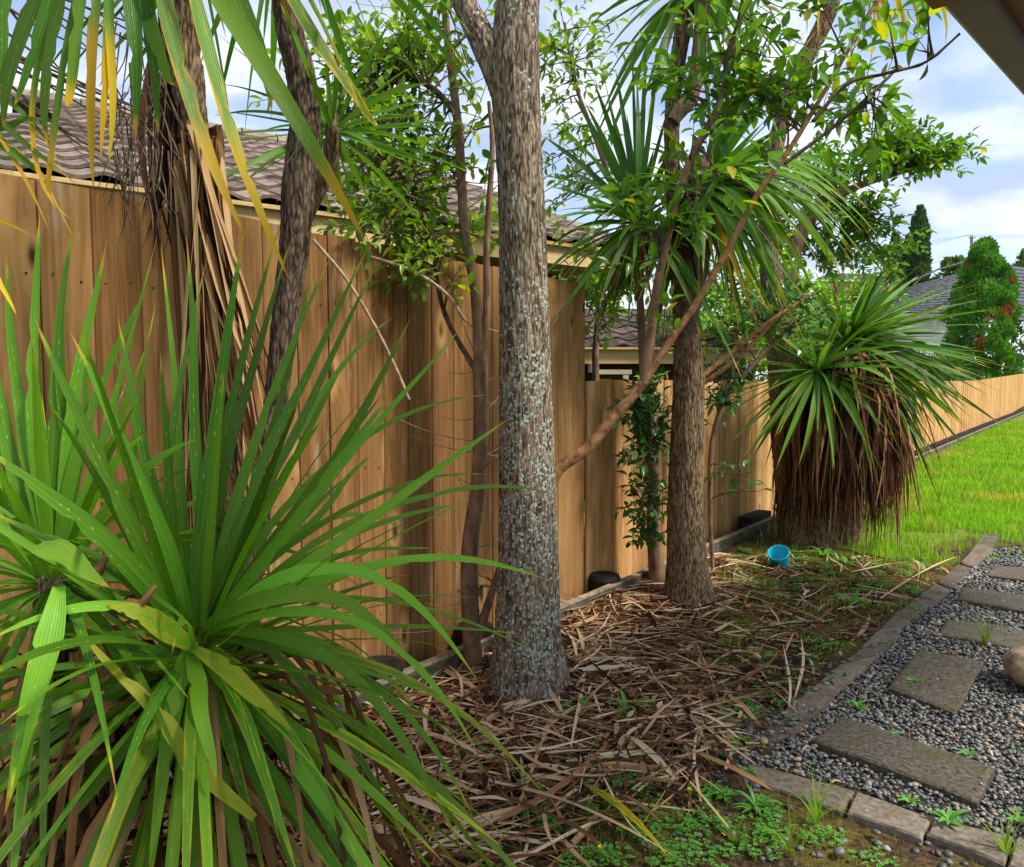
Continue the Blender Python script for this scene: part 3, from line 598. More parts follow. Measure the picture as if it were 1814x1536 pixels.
def fill_crown(parent, c, n, L, W, th, mat, droop=(.1, .45), az=None, yel=(0, .25), name='leaf', buf=None, seed=1, up=(0, 0, 1), base_r=.03, stiff=.55, gr=(.1, .9), npts=9, flat=None, axis=None):
    rr = random.Random(seed); ax = nrm(np.array(up, dtype=float)); e1 = nrm(np.cross(ax, [0.3, 1, 0.1])); e2 = np.cross(ax, e1)
    for k in range(n):
        f = (k + .5) / n; thx = rad(th[0] + (th[1] - th[0]) * (f ** .75)) + rr.gauss(0, .08); a = k * 2.39996 + rr.gauss(0, .15)
        if az is not None: a = rad(rr.uniform(*az))
        h = e1 * math.cos(a) + e2 * math.sin(a); d = ax * math.cos(thx) + h * math.sin(thx); l = rr.uniform(*L) * (1 if f > .15 else .8)
        dr = rr.uniform(*droop) * (.4 + math.sin(min(thx, 1.57))) * l; b0 = np.array(c) + h * base_r + ax * (-.05 * f)
        tip = b0 + d * l + np.array([0, 0, -dr]); mid = b0 + d * l * stiff
        C = bez(b0, mid, tip, npts); hint = nrm(ax - h * .35 + np.array([rr.gauss(0, .25), rr.gauss(0, .25), 0])) if flat is None else flat
        tt = (rr.uniform(*gr), rr.uniform(*yel), 0)
        V, Q_, U = strap(C, W * rr.uniform(.75, 1.15), hint, rr.uniform(-.7, .7), .28, tw0=rr.gauss(0, .35))
        if buf is not None: buf.add(V, Q_, U, tt)
        else: link(name, mesh_np(name, V, Q_, U, np.array(tt), True, mat), parent)
def hang_dead(parent, c, n, L, W, r, mat, seed=1, out=.25, name='dead_leaf', buf=None, tr=(.1, .95), azr=(0, 360), zspread=.1, floor=0.01):
    rr = random.Random(seed)
    for k in range(n):
        a = rad(rr.uniform(*azr)); h = np.array([math.cos(a), math.sin(a), 0]); l = rr.uniform(*L); b0 = np.array(c) + h * r * .5 + np.array([0, 0, -rr.uniform(0, zspread)])
        o1 = r + rr.uniform(.0, .5) * out; b1 = b0 + h * (o1 * .9) + np.array([0, 0, rr.uniform(.0, .06)])
        side = np.array([-h[1], h[0], 0]) * rr.gauss(0, .10)
        tip = np.array(c) + h * (r + rr.uniform(.3, 1.1) * out) + side + np.array([0, 0, -l]); tip[2] = max(tip[2], floor)
        mid = b1 + (tip - b1) * .45 + h * .04 + np.array([rr.gauss(0, .015), rr.gauss(0, .015), 0]); C = catmull([b0, b1, mid, tip], 11)
        V, Q_, U = strap(C, W * rr.uniform(.4, 1.1), h + NP.randn(3) * .1, rr.uniform(-1.6, 1.6), rr.uniform(.1, .7), 'leaf')
        tt = (rr.uniform(*tr), 0, 0)
        if buf is not None: buf.add(V, Q_, U, tt)
        else: link(name, mesh_np(name, V, Q_, U, np.array(tt), True, mat), parent)

# --- A: the big near plant
Y0 = 1.42; A = at(345, 1135, Y0)
pa = thing('cabbage_tree_plant', 'largest spiky green cordyline in front, its whole fan of leaves filling the lower left', 'plant', (A.x, A.y, 0))
C0 = catmull([(A.x + .03, A.y + .02, -.02), (A.x + .01, A.y, .45), (A.x, A.y, A.z + .02)], 24)
V, Qd, U = tube_arr(C0, np.linspace(.05, .032, 25), 20, lambda c, s2, L, f: .006 * noise.noise(Vector((c * 2, s2 * 2, L * 30)))); link('trunk', mesh_np('trunk', V, Qd, U, mat=M['bark3']), pa)
B0 = (345, 1138)
H = [ # mid, tip, width(m), Ymid, Ytip, tintR, yellow
 ((352, 840), (330, 415), .036, 1.45, 1.5, .2, 0), ((372, 800), (434, 404), .040, 1.45, 1.5, .1, 0), ((392, 800), (497, 395), .034, 1.5, 1.55, .15, 0), ((410, 790), (516, 425), .032, 1.5, 1.6, .25, 0),
 ((300, 860), (368, 452), .03, 1.55, 1.62, .3, .1), ((450, 790), (590, 447), .030, 1.5, 1.62, .5, 0), ((480, 800), (655, 434), .034, 1.45, 1.6, .25, 0), ((500, 810), (667, 468), .034, 1.4, 1.5, .3, 0), ((470, 800), (560, 440), .024, 1.55, 1.7, .4, .1),
 ((530, 760), (698, 560), .026, 1.5, 1.6, .6, .1), ((565, 850), (728, 562), .034, 1.4, 1.5, .45, 0), ((580, 860), (826, 570), .034, 1.4, 1.5, .6, 0), ((510, 830), (610, 640), .026, 1.5, 1.6, .8, 0), ((540, 900), (693, 697), .032, 1.35, 1.4, .5, 0),
 ((600, 810), (876, 699), .022, 1.45, 1.5, .85, .05), ((640, 930), (905, 739), .030, 1.35, 1.4, .85, 0), ((560, 910), (665, 798), .022, 1.5, 1.6, .5, .2), ((620, 900), (870, 842), .024, 1.45, 1.5, .8, .25), ((690, 900), (1000, 882), .026, 1.4, 1.45, .95, .05),
 ((600, 960), (838, 893), .024, 1.5, 1.55, .9, .1), ((560, 930), (722, 946), .022, 1.6, 1.7, .8, .1), ((560, 1000), (776, 972), .022, 1.6, 1.7, .8, .2), ((660, 1000), (972, 1028), .030, 1.4, 1.42, .95, 0), ((600, 1010), (850, 1212), .034, 1.3, 1.3, .9, 0), ((560, 1055), (748, 1204), .040, 1.28, 1.25, .95, 0),
 ((640, 1060), (990, 1178), .024, 1.45, 1.5, .7, .05), ((620, 1100), (851, 1345), .030, 1.25, 1.22, .9, 0), ((650, 1110), (940, 1125), .018, 1.6, 1.7, .6, .3), ((590, 1180), (822, 1514), .034, 1.3, 1.25, .6, .15), ((640, 1200), (842, 1459), .028, 1.4, 1.4, .5, .2), ((520, 1190), (745, 1536), .030, 1.35, 1.3, .3, .3),
 ((430, 1280), (530, 1560), .040, 1.25, 1.15, .55, .3), ((400, 1300), (480, 1600), .036, 1.3, 1.25, .3, .35), ((355, 1250), (384, 1388), .040, 1.2, 1.12, .98, 0), ((305, 1270), (262, 1600), .042, 1.25, 1.15, .85, .15), ((280, 1290), (130, 1580), .038, 1.25, 1.15, .7, .2), ((240, 1300), (30, 1560), .034, 1.3, 1.2, .55, .2),
 ((250, 1350), (170, 1600), .034, 1.35, 1.3, .3, .3), ((340, 1350), (330, 1620), .030, 1.38, 1.35, .3, .35), ((210, 1220), (-30, 1400), .032, 1.35, 1.3, .3, .2), ((200, 1180), (-40, 1300), .03, 1.4, 1.4, .6, .1), ((230, 1120), (-20, 1185), .024, 1.3, 1.25, .9, 0), ((190, 1075), (-30, 1140), .030, 1.25, 1.15, .95, 0),
 ((180, 960), (-30, 790), .050, 1.25, 1.15, .3, 0), ((215, 900), (60, 560), .042, 1.3, 1.25, .25, 0), ((260, 880), (125, 590), .038, 1.35, 1.3, .35, 0), ((275, 860), (208, 560), .032, 1.45, 1.5, .15, 0), ((240, 880), (280, 520), .026, 1.6, 1.7, .3, .1), ((320, 830), (285, 430), .03, 1.6, 1.7, .3, .1), ((220, 1030), (-30, 900), .05, 1.3, 1.2, .25, 0),
 ((470, 1080), (640, 1010), .03, 1.55, 1.7, .9, 0), ((440, 1230), (600, 1480), .036, 1.3, 1.25, .5, .2), ((480, 1240), (680, 1512), .024, 1.4, 1.4, .4, .95), ((560, 1140), (700, 1290), .03, 1.5, 1.55, .6, .1), ((500, 1150), (800, 1240), .028, 1.5, 1.6, .75, .1)]
for mid, tip, W, Ym, Yt, gr_, ye in H: hero(pa, (B0[0] + R.uniform(-14, 14), B0[1] + R.uniform(-14, 10)), mid, tip, W * .80, Y0, Ym, Yt, M['strap'], gr_, ye)
o = hero(pa, (345, 1150), (265, 1098), (188, 1072), .042, 1.36, 1.28, 1.25, M['strap'], .95, .55)
o = hero(pa, (345, 1150), (430, 1215), (520, 1300), .042, 1.34, 1.26, 1.2, M['strap'], .95, .6)
o = hero(pa, (450, 1450), (290, 1290), (137, 1108), .034, 1.2, 1.2, 1.22, M['strap'], .95, .7)
fill_crown(pa, A, 34, (.5, .75), .024, (5, 80), M['strap'], (.0, .25), seed=11, gr=(.05, .7))
fill_crown(pa, A - Vector((0, 0, .03)), 96, (.5, .85), .025, (72, 135), M['strap'], (.1, .5), seed=12, gr=(.1, .9), yel=(.05, .5))
hang_dead(pa, A - Vector((0, 0, .06)), 120, (.5, .9), .024, .05, M['dead_hang'], 13, out=.5, tr=(.1, .8), zspread=.35)
for px, py, s_ in ((172, 1012, .022), (258, 1062, .016)):       # two curled brown leaf-base stubs
    q = at(px, py, 1.28); V, Qd, U = tube_arr([q + Vector((.018, .0, .024)), q + Vector((.010, -.01, .012)), q, q + Vector((-.012, -.006, -.014))], [s_ * .22, s_ * .36, s_ * .5, s_ * .38], 12, lambda c, s2, L, f: .004 * noise.noise(Vector((c * 4, s2 * 4, L * 60)))); link('stub', mesh_np('stub', V, Qd, U, tint=(.45, 0, 0), mat=M['litter']), pa)
# --- B: second plant at the left edge
Bc = at(90, 1010, 1.5); pb = thing('cabbage_tree_plant', 'upright fan of spiky leaves at the left edge, against the fence', 'plant', (Bc.x, Bc.y, 0))
V, Qd, U = tube_arr(catmull([(Bc.x - .05, Bc.y + .05, -.02), (Bc.x - .02, Bc.y, .5), Bc], 20), np.linspace(.05, .03, 21), 16); link('trunk', mesh_np('trunk', V, Qd, U, mat=M['bark3']), pb)
for mid, tip, W, gr_ in (((60, 700), (72, 368), .028, .35), ((95, 720), (132, 388), .036, .25), ((130, 740), (190, 425), .03, .5), ((35, 720), (12, 440), .03, .4), ((150, 760), (265, 505), .026, .5), ((175, 800), (278, 420), .022, .6), ((110, 800), (110, 470), .036, .15), ((20, 800), (-50, 500), .034, .3), ((150, 900), (268, 590), .03, .75), ((40, 900), (-60, 640), .04, .35), ((70, 850), (60, 520), .034, .2), ((130, 850), (160, 560), .034, .3)):
    hero(pb, (90 + R.uniform(-12, 12), 1010), mid, tip, W, 1.5, 1.52, 1.55, M['strap'], gr_, R.uniform(0, .15))
fill_crown(pb, Bc, 76, (.45, .72), .024, (15, 125), M['strap'], (.05, .45), seed=21, gr=(.1, .9), yel=(0, .4))
hero(pb, (105, 1040), (70, 1200), (8, 1445), .042, 1.18, 1.1, 1.08, M['strap'], .85, .2); hero(pb, (68, 965), (110, 985), (195, 1042), .045, 1.2, 1.18, 1.17, M['strap'], .98, .12, u=.45)
hang_dead(pb, Bc - Vector((0, 0, .1)), 50, (.5, .9), .024, .05, M['dead_hang'], 23, out=.5, tr=(.1, .8), zspread=.35)

# ------------------------------------------------------------------ trunks
def bark_disp(amp, k=7.0, kz=3.0, flare=0.0, fl_n=5, seed=0):
    def f(c, s2, L, fr):
        v = noise.noise(Vector((c * k + seed, s2 * k, L * kz * 6))); v2 = noise.noise(Vector((c * k * 2.3, s2 * k * 2.3 + seed, L * kz * 14)))
        r = amp * ((1 - abs(v) * 2.6) * .7 + v2 * .6)
        if flare: r += flare * math.exp(-L / .10) * (1 + .5 * math.sin(math.atan2(s2, c) * fl_n + seed))
        return r
    return f
def trunk(name, pts, radii, sides, seg, disp, mat, parent):
    n = seg; C = catmull(pts, n); Rr = np.interp(np.linspace(0, 1, n + 1), np.linspace(0, 1, len(radii)), radii)
    V, Qd, U = tube_arr(C, Rr, sides, disp); return link(name, mesh_np(name, V, Qd, U, mat=mat), parent)
def ppts(L, Y): return [at(p[0], p[1], p[2] if len(p) > 2 else Y) for p in L]
def prad(ws, Y): return [w_ * Y / F / 2 for w_ in ws]
YT = 3.30
t1 = thing('lichened_tree', 'thick corky trunk blotched with pale lichen, the widest one, forking at the top', 'tree', gp(937, 1228))
trunk('trunk', ppts([(940, 1262), (937, 1225), (935, 1130), (936, 1000), (934, 850), (930, 650), (927, 480), (922, 320), (915, 200), (912, 100), (918, 0), (930, -110)], YT), prad([190, 158, 118, 106, 98, 89, 82, 77, 80, 82, 70, 62], YT), 110, 420, bark_disp(.006, 11, 1.6, .016, 5, 1), M['bark'], t1)
trunk('limb', ppts([(905, 190), (880, 120), (850, 60), (820, 0), (790, -80)], YT), prad([50, 52, 44, 38, 34], YT), 56, 110, bark_disp(.006, 5, 2.2, 0, 5, 2), M['bark'], t1)
Y3 = 4.6
t3 = thing('corky_tree', 'straight brown corky trunk right of the lichened one, flaring at its foot among fallen leaves', 'tree', gp(1222, 1080))
trunk('trunk', ppts([(1222, 1108), (1221, 1080), (1217, 1000), (1214, 880), (1218, 760), (1220, 660), (1215, 580), (1205, 480), (1195, 380), (1190, 260), (1195, 150), (1215, 20), (1225, -60)], Y3), prad([120, 98, 70, 60, 56, 52, 42, 32, 26, 24, 24, 28, 28], Y3), 84, 340, bark_disp(.006, 11, 1.6, .03, 5, 3), M['bark3'], t3)
trunk('limb', ppts([(1212, 620), (1222, 520), (1235, 430), (1242, 350), (1238, 280)], Y3 - .03), prad([26, 44, 52, 60, 40], Y3), 40, 80, bark_disp(.008, 6, 2.0, 0, 5, 4), M['twig'], t3)
trunk('limb', ppts([(1192, 215), (1205, 100 + 95), (1225, 170), (1236, 110), (1243, 40), (1245, -60)], Y3 - .05), prad([20, 26, 26, 24, 24, 24], Y3), 24, 60, bark_disp(.003, 5, 2.0), M['stem'], t3)
YL = 2.35
tl = thing('rough_trunk_tree', 'dark rough-barked trunk leaning behind the big spiky plant, next to hanging brown leaves', 'tree', gp(430, 1470))
trunk('trunk', ppts([(420, 1500), (430, 1250), (445, 1000), (468, 850), (490, 700), (505, 560), (522, 430), (528, 330), (540, 220), (532, 130), (512, 50), (500, -60)], YL), prad([50, 46, 42, 38, 38, 42, 48, 52, 50, 47, 43, 40], YL), 64, 300, bark_disp(.005, 6, 2.6, .02, 5, 5), M['bark_left'], tl)
trunk('limb', ppts([(530, 400), (555, 350), (583, 290), (590, 235), (584, 190)], YL + .12), prad([30, 32, 30, 26, 20], YL), 36, 60, bark_disp(.003, 5, 2.6, 0, 5, 6), M['bark3'], tl)
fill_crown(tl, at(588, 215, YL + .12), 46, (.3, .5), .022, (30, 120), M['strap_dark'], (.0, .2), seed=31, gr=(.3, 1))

# --- C: cabbage tree with hanging dead leaves
YC = 2.05
tc_ = thing('cabbage_tree', 'cabbage tree with a thick bunch of hanging brown dead leaves in front of the fence', 'tree', gp(400, 1520))
trunk('trunk', ppts([(430, 1560), (420, 1200), (405, 900), (385, 600), (362, 400), (345, 260), (330, 120), (318, 0), (310, -150)], YC), prad([60, 56, 52, 48, 44, 46, 50, 54, 56], YC), 48, 220, bark_disp(.007, 6, 3, 0, 5, 7), M['bark3'], tc_)
rr = random.Random(5)
for k in range(150):
    a = rr.uniform(0, 6.28); x0 = 348 + 28 * math.cos(a); y0 = rr.uniform(250, 420); x1 = x0 + rr.gauss(18, 40); x2 = 300 + (rr.random() ** .8) * 190; y2 = rr.uniform(620, 1080)
    dY = .05 * math.sin(a); C = catmull([at(x0 - 4, y0, YC + dY * .5), at(x0 + 14 * math.cos(a), y0 - 12, YC + dY * 1.2 - .03), at((x0 * .5 + x2 * .5) + rr.gauss(0, 10), (y0 + y2) / 2, YC + dY * 2 - .02), at(x2 + rr.gauss(0, 6), y2, YC + dY * 2.4)], 12)
    leaf_obj(tc_, C, rr.uniform(.010, .030), nrm(CAM - C[5]) + NP.randn(3) * .5, M['dead_hang'], (rr.uniform(.1, .95), 0, 0), rr.uniform(-1.5, 1.5), rr.uniform(.1, .7), name='dead_leaf')
for k in range(34):   # dark stringy remains above
    x0 = rr.uniform(270, 345); C = catmull([at(x0, rr.uniform(-40, 120), YC), at(x0 + rr.gauss(-10, 16), 260, YC - .03), at(x0 + rr.gauss(0, 26), rr.uniform(380, 520), YC - .05)], 10)
    leaf_obj(tc_, C, rr.uniform(.006, .024), nrm(CAM - C[5]) + NP.randn(3) * .5, M['dead_skirt'], (rr.uniform(.0, .45), 0, 0), rr.uniform(-1.5, 1.5), .5, name='dead_leaf')
# living leaves hanging from the crown above the frame
def hero3(*a, b=.4, **k):
    o = hero(*a, **k); c_ = o.data.color_attributes['tint']; n = len(o.data.vertices); arr = np.zeros(n * 4, dtype=np.float32); c_.data.foreach_get('color', arr); arr = arr.reshape(-1, 4); arr[:, 2] = b; c_.data.foreach_set('color', arr.ravel()); return o
hero3(tc_, (250, -190), (330, 160), (436, 420), .042, 1.55, 1.45, 1.42, M['strap_up'], .55, .35, b=.35); hero3(tc_, (300, -200), (400, 200), (515, 500), .030, 1.6, 1.5, 1.46, M['strap_up'], .7, .35, b=.4); hero3(tc_, (280, -170), (480, 140), (650, 432), .042, 1.5, 1.42, 1.4, M['strap_up'], .95, .15, b=.2)
hero(tc_, (235, -160), (270, 60), (310, 150), .034, 1.6, 1.5, 1.5, M['strap_up'], .8, .1); hero(tc_, (330, -200), (440, 40), (480, 190), .05, 1.9, 1.8, 1.8, M['strap_up'], .2, .0); hero(tc_, (400, -200), (600, 130), (670, 220), .04, 2.0, 2.1, 2.2, M['strap_up'], .4, .4)
for b_, m_, tp, W, g_, y_ in (((170, -260), (40, 60), (8, 230), .04, .2, 0), ((170, -260), (70, 60), (25, 190), .035, .15, .1), ((180, -260), (90, 80), (88, 260), .032, .2, .1), ((190, -260), (128, 100), (127, 180), .03, .6, .45), ((190, -260), (165, 120), (166, 335), .03, .7, .75), ((200, -260), (188, 80), (178, 290), .026, .6, .6), ((200, -260), (196, 100), (193, 295), .024, .6, .7), ((190, -260), (100, 200), (95, 350), .02, .4, .5), ((180, -260), (60, 180), (130, 390), .018, .6, .6), ((120, -260), (20, 0), (-20, 220), .04, .2, 0), ((210, -240), (235, 0), (240, 250), .05, .1, 0), ((220, -240), (262, 40), (280, 240), .04, .1, 0), ((60, -260), (0, -20), (-40, 140), .04, .3, 0),
        ((-80, 150), (0, 240), (90, 415), .016, .8, .6), ((-120, 200), (10, 250), (140, 440), .016, .8, .6), ((-120, 300), (-20, 370), (55, 418), .016, .9, .6), ((-80, 330), (-10, 480), (30, 560), .02, .9, .7), ((-60, 200), (20, 180), (110, 300), .02, .3, .2), ((-60, 260), (30, 215), (115, 240), .018, .3, .1), ((-60, 150), (20, 230), (140, 330), .02, .3, .2), ((-90, 210), (20, 270), (85, 320), .026, .3, .2)):
    hero3(tc_, b_, m_, tp, W * .78, 1.55, 1.5, 1.5, M['strap_up'], g_, y_ * .3, b=y_ * .75)
fill_crown(tc_, at(260, -420, 1.75), 26, (.4, .6), .026, (60, 130), M['strap_up'], (.2, .5), seed=41, gr=(.1, .8), yel=(0, .5))
fill_crown(tl, at(500, -190, YL + .1), 44, (.5, .8), .030, (55, 128), M['strap_dark'], (.1, .35), seed=42, gr=(.1, .9), yel=(0, .2))
# old flower panicle: dark crossing twigs
pan = Buf()
for k in range(16):
    x0, y0 = R.uniform(-40, 60), R.uniform(-60, 160); x1, y1 = x0 + R.uniform(150, 290), y0 + R.uniform(90, 190)
    C = catmull([at(x0, y0, 1.7), at((x0 + x1) / 2, (y0 + y1) / 2 + R.uniform(-12, 12), 1.68), at(x1, y1, 1.7)], 8); V, Qd, U = tube_arr(C, np.linspace(.0035, .0015, 9), 5); pan.add(V, Qd, U)
for k in range(70):
    x0, y0 = R.uniform(190, 300), R.uniform(0, 300); x1, y1 = x0 + R.gauss(0, 26), y0 + R.uniform(60, 200)
    C = catmull([at(x0, y0, 1.8), at((x0 + x1) / 2 + R.gauss(0, 10), (y0 + y1) / 2, 1.78), at(x1, y1, 1.8)], 6); V, Qd, U = tube_arr(C, np.linspace(.0022, .0008, 7), 4); pan.add(V, Qd, U)
o = link('flower_stalk_twigs', pan.mesh('flower_stalk_twigs', M['twig']), tc_, kind='stuff')

# --- trunk 3 crowns
k1 = at(1132, 392, Y3 - .1)
for px, py in ((1146, 60), (1128, 130), (1090, 120), (1062, 110), (1035, 180), (1010, 160), (985, 215), (960, 240), (1110, 200), (1160, 260), (1185, 190), (1075, 170), (1020, 250), (1000, 300), (972, 330), (1140, 180), (1120, 90), (1050, 140), (1200, 250), (1165, 120)):
    C = through(k1, k1 + (at(px, py, Y3 + R.uniform(-.35, .25)) - k1) * .52 + Vector((0, 0, .03)), at(px, py, Y3 + R.uniform(-.35, .25)), 10)
    leaf_obj(t3, C, R.uniform(.036, .05), nrm(nrm(CAM - C[5]) * .5 + NP.randn(3) * .35), M['strap_dark'], (R.uniform(.05, .6), R.uniform(0, .15), 0), R.uniform(-.3, .3))
fill_crown(t3, k1, 60, (.45, .8), .04, (50, 130), M['strap_dark'], (.1, .45), seed=51, gr=(.1, .9), yel=(0, .35))
k2 = at(1240, 335, Y3 - .05)
for px, py, y_ in ((1310, 600, .9), (1365, 560, .95), (1325, 540, .85), (1345, 590, .5), (1290, 560, .2)):
    C = through(k2, at(1275 + (px - 1290) * .3, 430, Y3 - .25), at(px, py, Y3 - .3), 10); leaf_obj(t3, C, .026, nrm(CAM - C[5]), M['strap_up'], (.8, y_, 0), R.uniform(-.4, .4))
for k in range(60):
    px = R.uniform(1330, 1560); py = R.uniform(380, 560) if px < 1480 else R.uniform(330, 520); Yt = Y3 + R.uniform(-.5, .4)
    tipp = at(px, py, Yt); d = tipp - k2; mid = k2 + d * .5 + Vector((0, 0, .10 + .12 * d.length)); C = through(k2, mid, tipp, 12)
    leaf_obj(t3, C, R.uniform(.030, .046), nrm(nrm(CAM - C[5]) * .7 + np.array([0, 0, .7]) + NP.randn(3) * .2), M['strap'], (R.uniform(.15, .85), R.uniform(0, .3), 0), R.uniform(-.4, .4))
for k in range(26):
    px = R.uniform(1310, 1460); py = R.uniform(-20, 300); tipp = at(px, py, Y3 + R.uniform(-.5, .5)); C = through(k2, k2 + (tipp - k2) * .5, tipp, 10)
    leaf_obj(t3, C, R.uniform(.034, .05), nrm(nrm(CAM - C[5]) * .6 + NP.randn(3) * .4), M['strap_dark'], (R.uniform(.05, .6), R.uniform(0, .2), 0), R.uniform(-.3, .3))
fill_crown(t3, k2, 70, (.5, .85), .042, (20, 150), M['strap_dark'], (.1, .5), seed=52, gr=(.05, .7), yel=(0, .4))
hang_dead(t3, k2 - Vector((0, 0, .1)), 50, (.3, .6), .03, .06, M['dead_skirt'], 53, out=.15, tr=(0, .5))
hang_dead(t3, k1 - Vector((0, 0, .05)), 26, (.3, .7), .02, .04, M['dead_skirt'], 54, out=.15, tr=(.0, .7))
fill_crown(t3, at(1225, -30, Y3), 50, (.5, .8), .04, (60, 140), M['strap_dark'], (.1, .5), seed=55, gr=(.2, .9))

# --- D: skirted cabbage tree
YD = 6.35
D = at(1470, 628, YD)
td = thing('skirted_cabbage_tree', 'broad cabbage tree wrapped in a skirt of dead brown leaves beside the lawn', 'tree', gp(1450, 968))
trunk('trunk', ppts([(1438, 1000), (1430, 960), (1420, 880), (1405, 780), (1395, 690), (1382, 600), (1365, 480), (1362, 380), (1368, 290), (1392, 190), (1425, 110), (1468, 20), (1480, -60)], YD), prad([120, 96, 84, 72, 60, 48, 34, 28, 25, 25, 25, 26, 26], YD), 60, 240, bark_disp(.012, 7, 2, .05, 5, 8), M['bark3'], td)
trunk('inner_trunk', ppts([(1478, 980), (1478, 900), (1474, 780), (1468, 640)], YD + .15), prad([80, 90, 90, 60], YD), 36, 60, bark_disp(.012, 7, 2, .0, 5, 9), M['bark3'], td)
k3 = at(1448, 650, YD - .35)
hang_dead(td, at(1482, 650, YD - .1), 46, (.6, 1.3), .035, .17, M['dead_skirt'], 66, out=.62, tr=(.1, .95), azr=(190, 380), zspread=.3, floor=.04)
B_ = Buf()
hang_dead(td, at(1478, 640, YD - .1), 230, (.7, 1.5), .042, .17, M['dead_skirt'], 61, out=.30, tr=(.05, .85), azr=(180, 360), zspread=.28, floor=.04)
hang_dead(td, at(1490, 690, YD - .05), 850, (.6, 1.35), .030, .20, M['dead_skirt'], 62, out=.30, tr=(.0, .9), buf=B_, zspread=.5, floor=.0)
link('dead_leaf_mass', B_.mesh('dead_leaf_mass', M['dead_skirt']), td, kind='stuff')
for b_, tp, m_ in ((( 1448, 655), (1340, 770), (1395, 690)), ((1448, 655), (1317, 810), (1390, 720)), ((1448, 655), (1415, 825), (1440, 730)), ((1448, 655), (1372, 775), (1410, 700)), ((1448, 655), (1475, 835), (1470, 740)), ((1450, 655), (1545, 850), (1510, 720)), ((1450, 655), (1560, 770), (1520, 700)), ((1448, 655), (1330, 560), (1390, 600)), ((1448, 655), (1590, 640), (1520, 620)), ((1450, 655), (1600, 700), (1530, 650)), ((1448, 655), (1375, 830), (1415, 730))):
    C = through(at(*b_, YD - .35), at(*m_, YD - .62), at(*tp, YD - .75), 12); leaf_obj(td, C, .05, nrm(nrm(CAM - C[5]) * .8 + np.array([0, 0, .5])), M['strap'], (R.uniform(.5, .95), R.uniform(0, .3), 0), R.uniform(-.3, .3))
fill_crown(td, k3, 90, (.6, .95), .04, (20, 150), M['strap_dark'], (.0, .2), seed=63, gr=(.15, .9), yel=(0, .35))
k4 = at(1500, 600, YD)
for k in range(110):
    a = R.uniform(-75, 62); L_ = R.uniform(190, 330) * (1 if a > -50 else .75) * (.6 if -50 < a < 4 and R.random() < .75 else 1); px = 1500 + L_ * math.cos(rad(a)) * R.uniform(.75, 1.0); py = 600 + L_ * math.sin(rad(a)) * (1.0 if a > 0 else .62)
    if a > 35: px -= 20
    tipp = at(px, py, YD + R.uniform(-.7, .6)); d = tipp - k4; C = through(k4, k4 + d * .5 + Vector((0, 0, .03 + .06 * max(0, math.sin(rad(a))))), tipp, 11)
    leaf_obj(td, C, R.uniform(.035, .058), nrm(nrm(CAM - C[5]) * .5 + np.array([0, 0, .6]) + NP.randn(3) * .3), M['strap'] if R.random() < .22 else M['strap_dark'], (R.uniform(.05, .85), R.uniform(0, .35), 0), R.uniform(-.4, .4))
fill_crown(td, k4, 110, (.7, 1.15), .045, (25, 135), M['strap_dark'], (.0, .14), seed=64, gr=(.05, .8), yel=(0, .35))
for k in range(34):
    px, py = R.uniform(1530, 1720), 0; py = 860 - (px - 1530) * R.uniform(.25, .75) - R.uniform(0, 60); tipp = at(px, py, YD + R.uniform(-.5, .3)); C = through(k4, k4 + (tipp - k4) * .45 + Vector((.05, 0, .16)), tipp, 12)
    leaf_obj(td, C, R.uniform(.035, .055), nrm(nrm(CAM - C[5]) * .7 + np.array([0, 0, .5]) + NP.randn(3) * .3), M['strap_dark'], (R.uniform(.0, .6), R.uniform(0, .4), 0), R.uniform(-.4, .4))
kt = at(1490, -70, YD - .6)
for px, py, y_ in ((1540, 40, .3), (1560, 95, .6), (1580, 108, .98), (1590, 60, .5), (1600, 80, .4), (1548, 60, .5), (1530, 90, .3), (1625, 75, .5), (1520, 50, .3), (1605, 95, .6), (1675, 78, .8), (1450, 70, .6), (1430, 60, .5), (1570, 40, .5), (1550, 20, .2), (1645, 40, .3)):
    C = through(kt, at(px * .8 + 1490 * .2, py - 110, YD - .8), at(px, py, YD - .9), 10); leaf_obj(td, C, .055, nrm(CAM - C[5]) + NP.randn(3) * .2, M['strap_up'], (.6, y_, 0), R.uniform(-.4, .4))

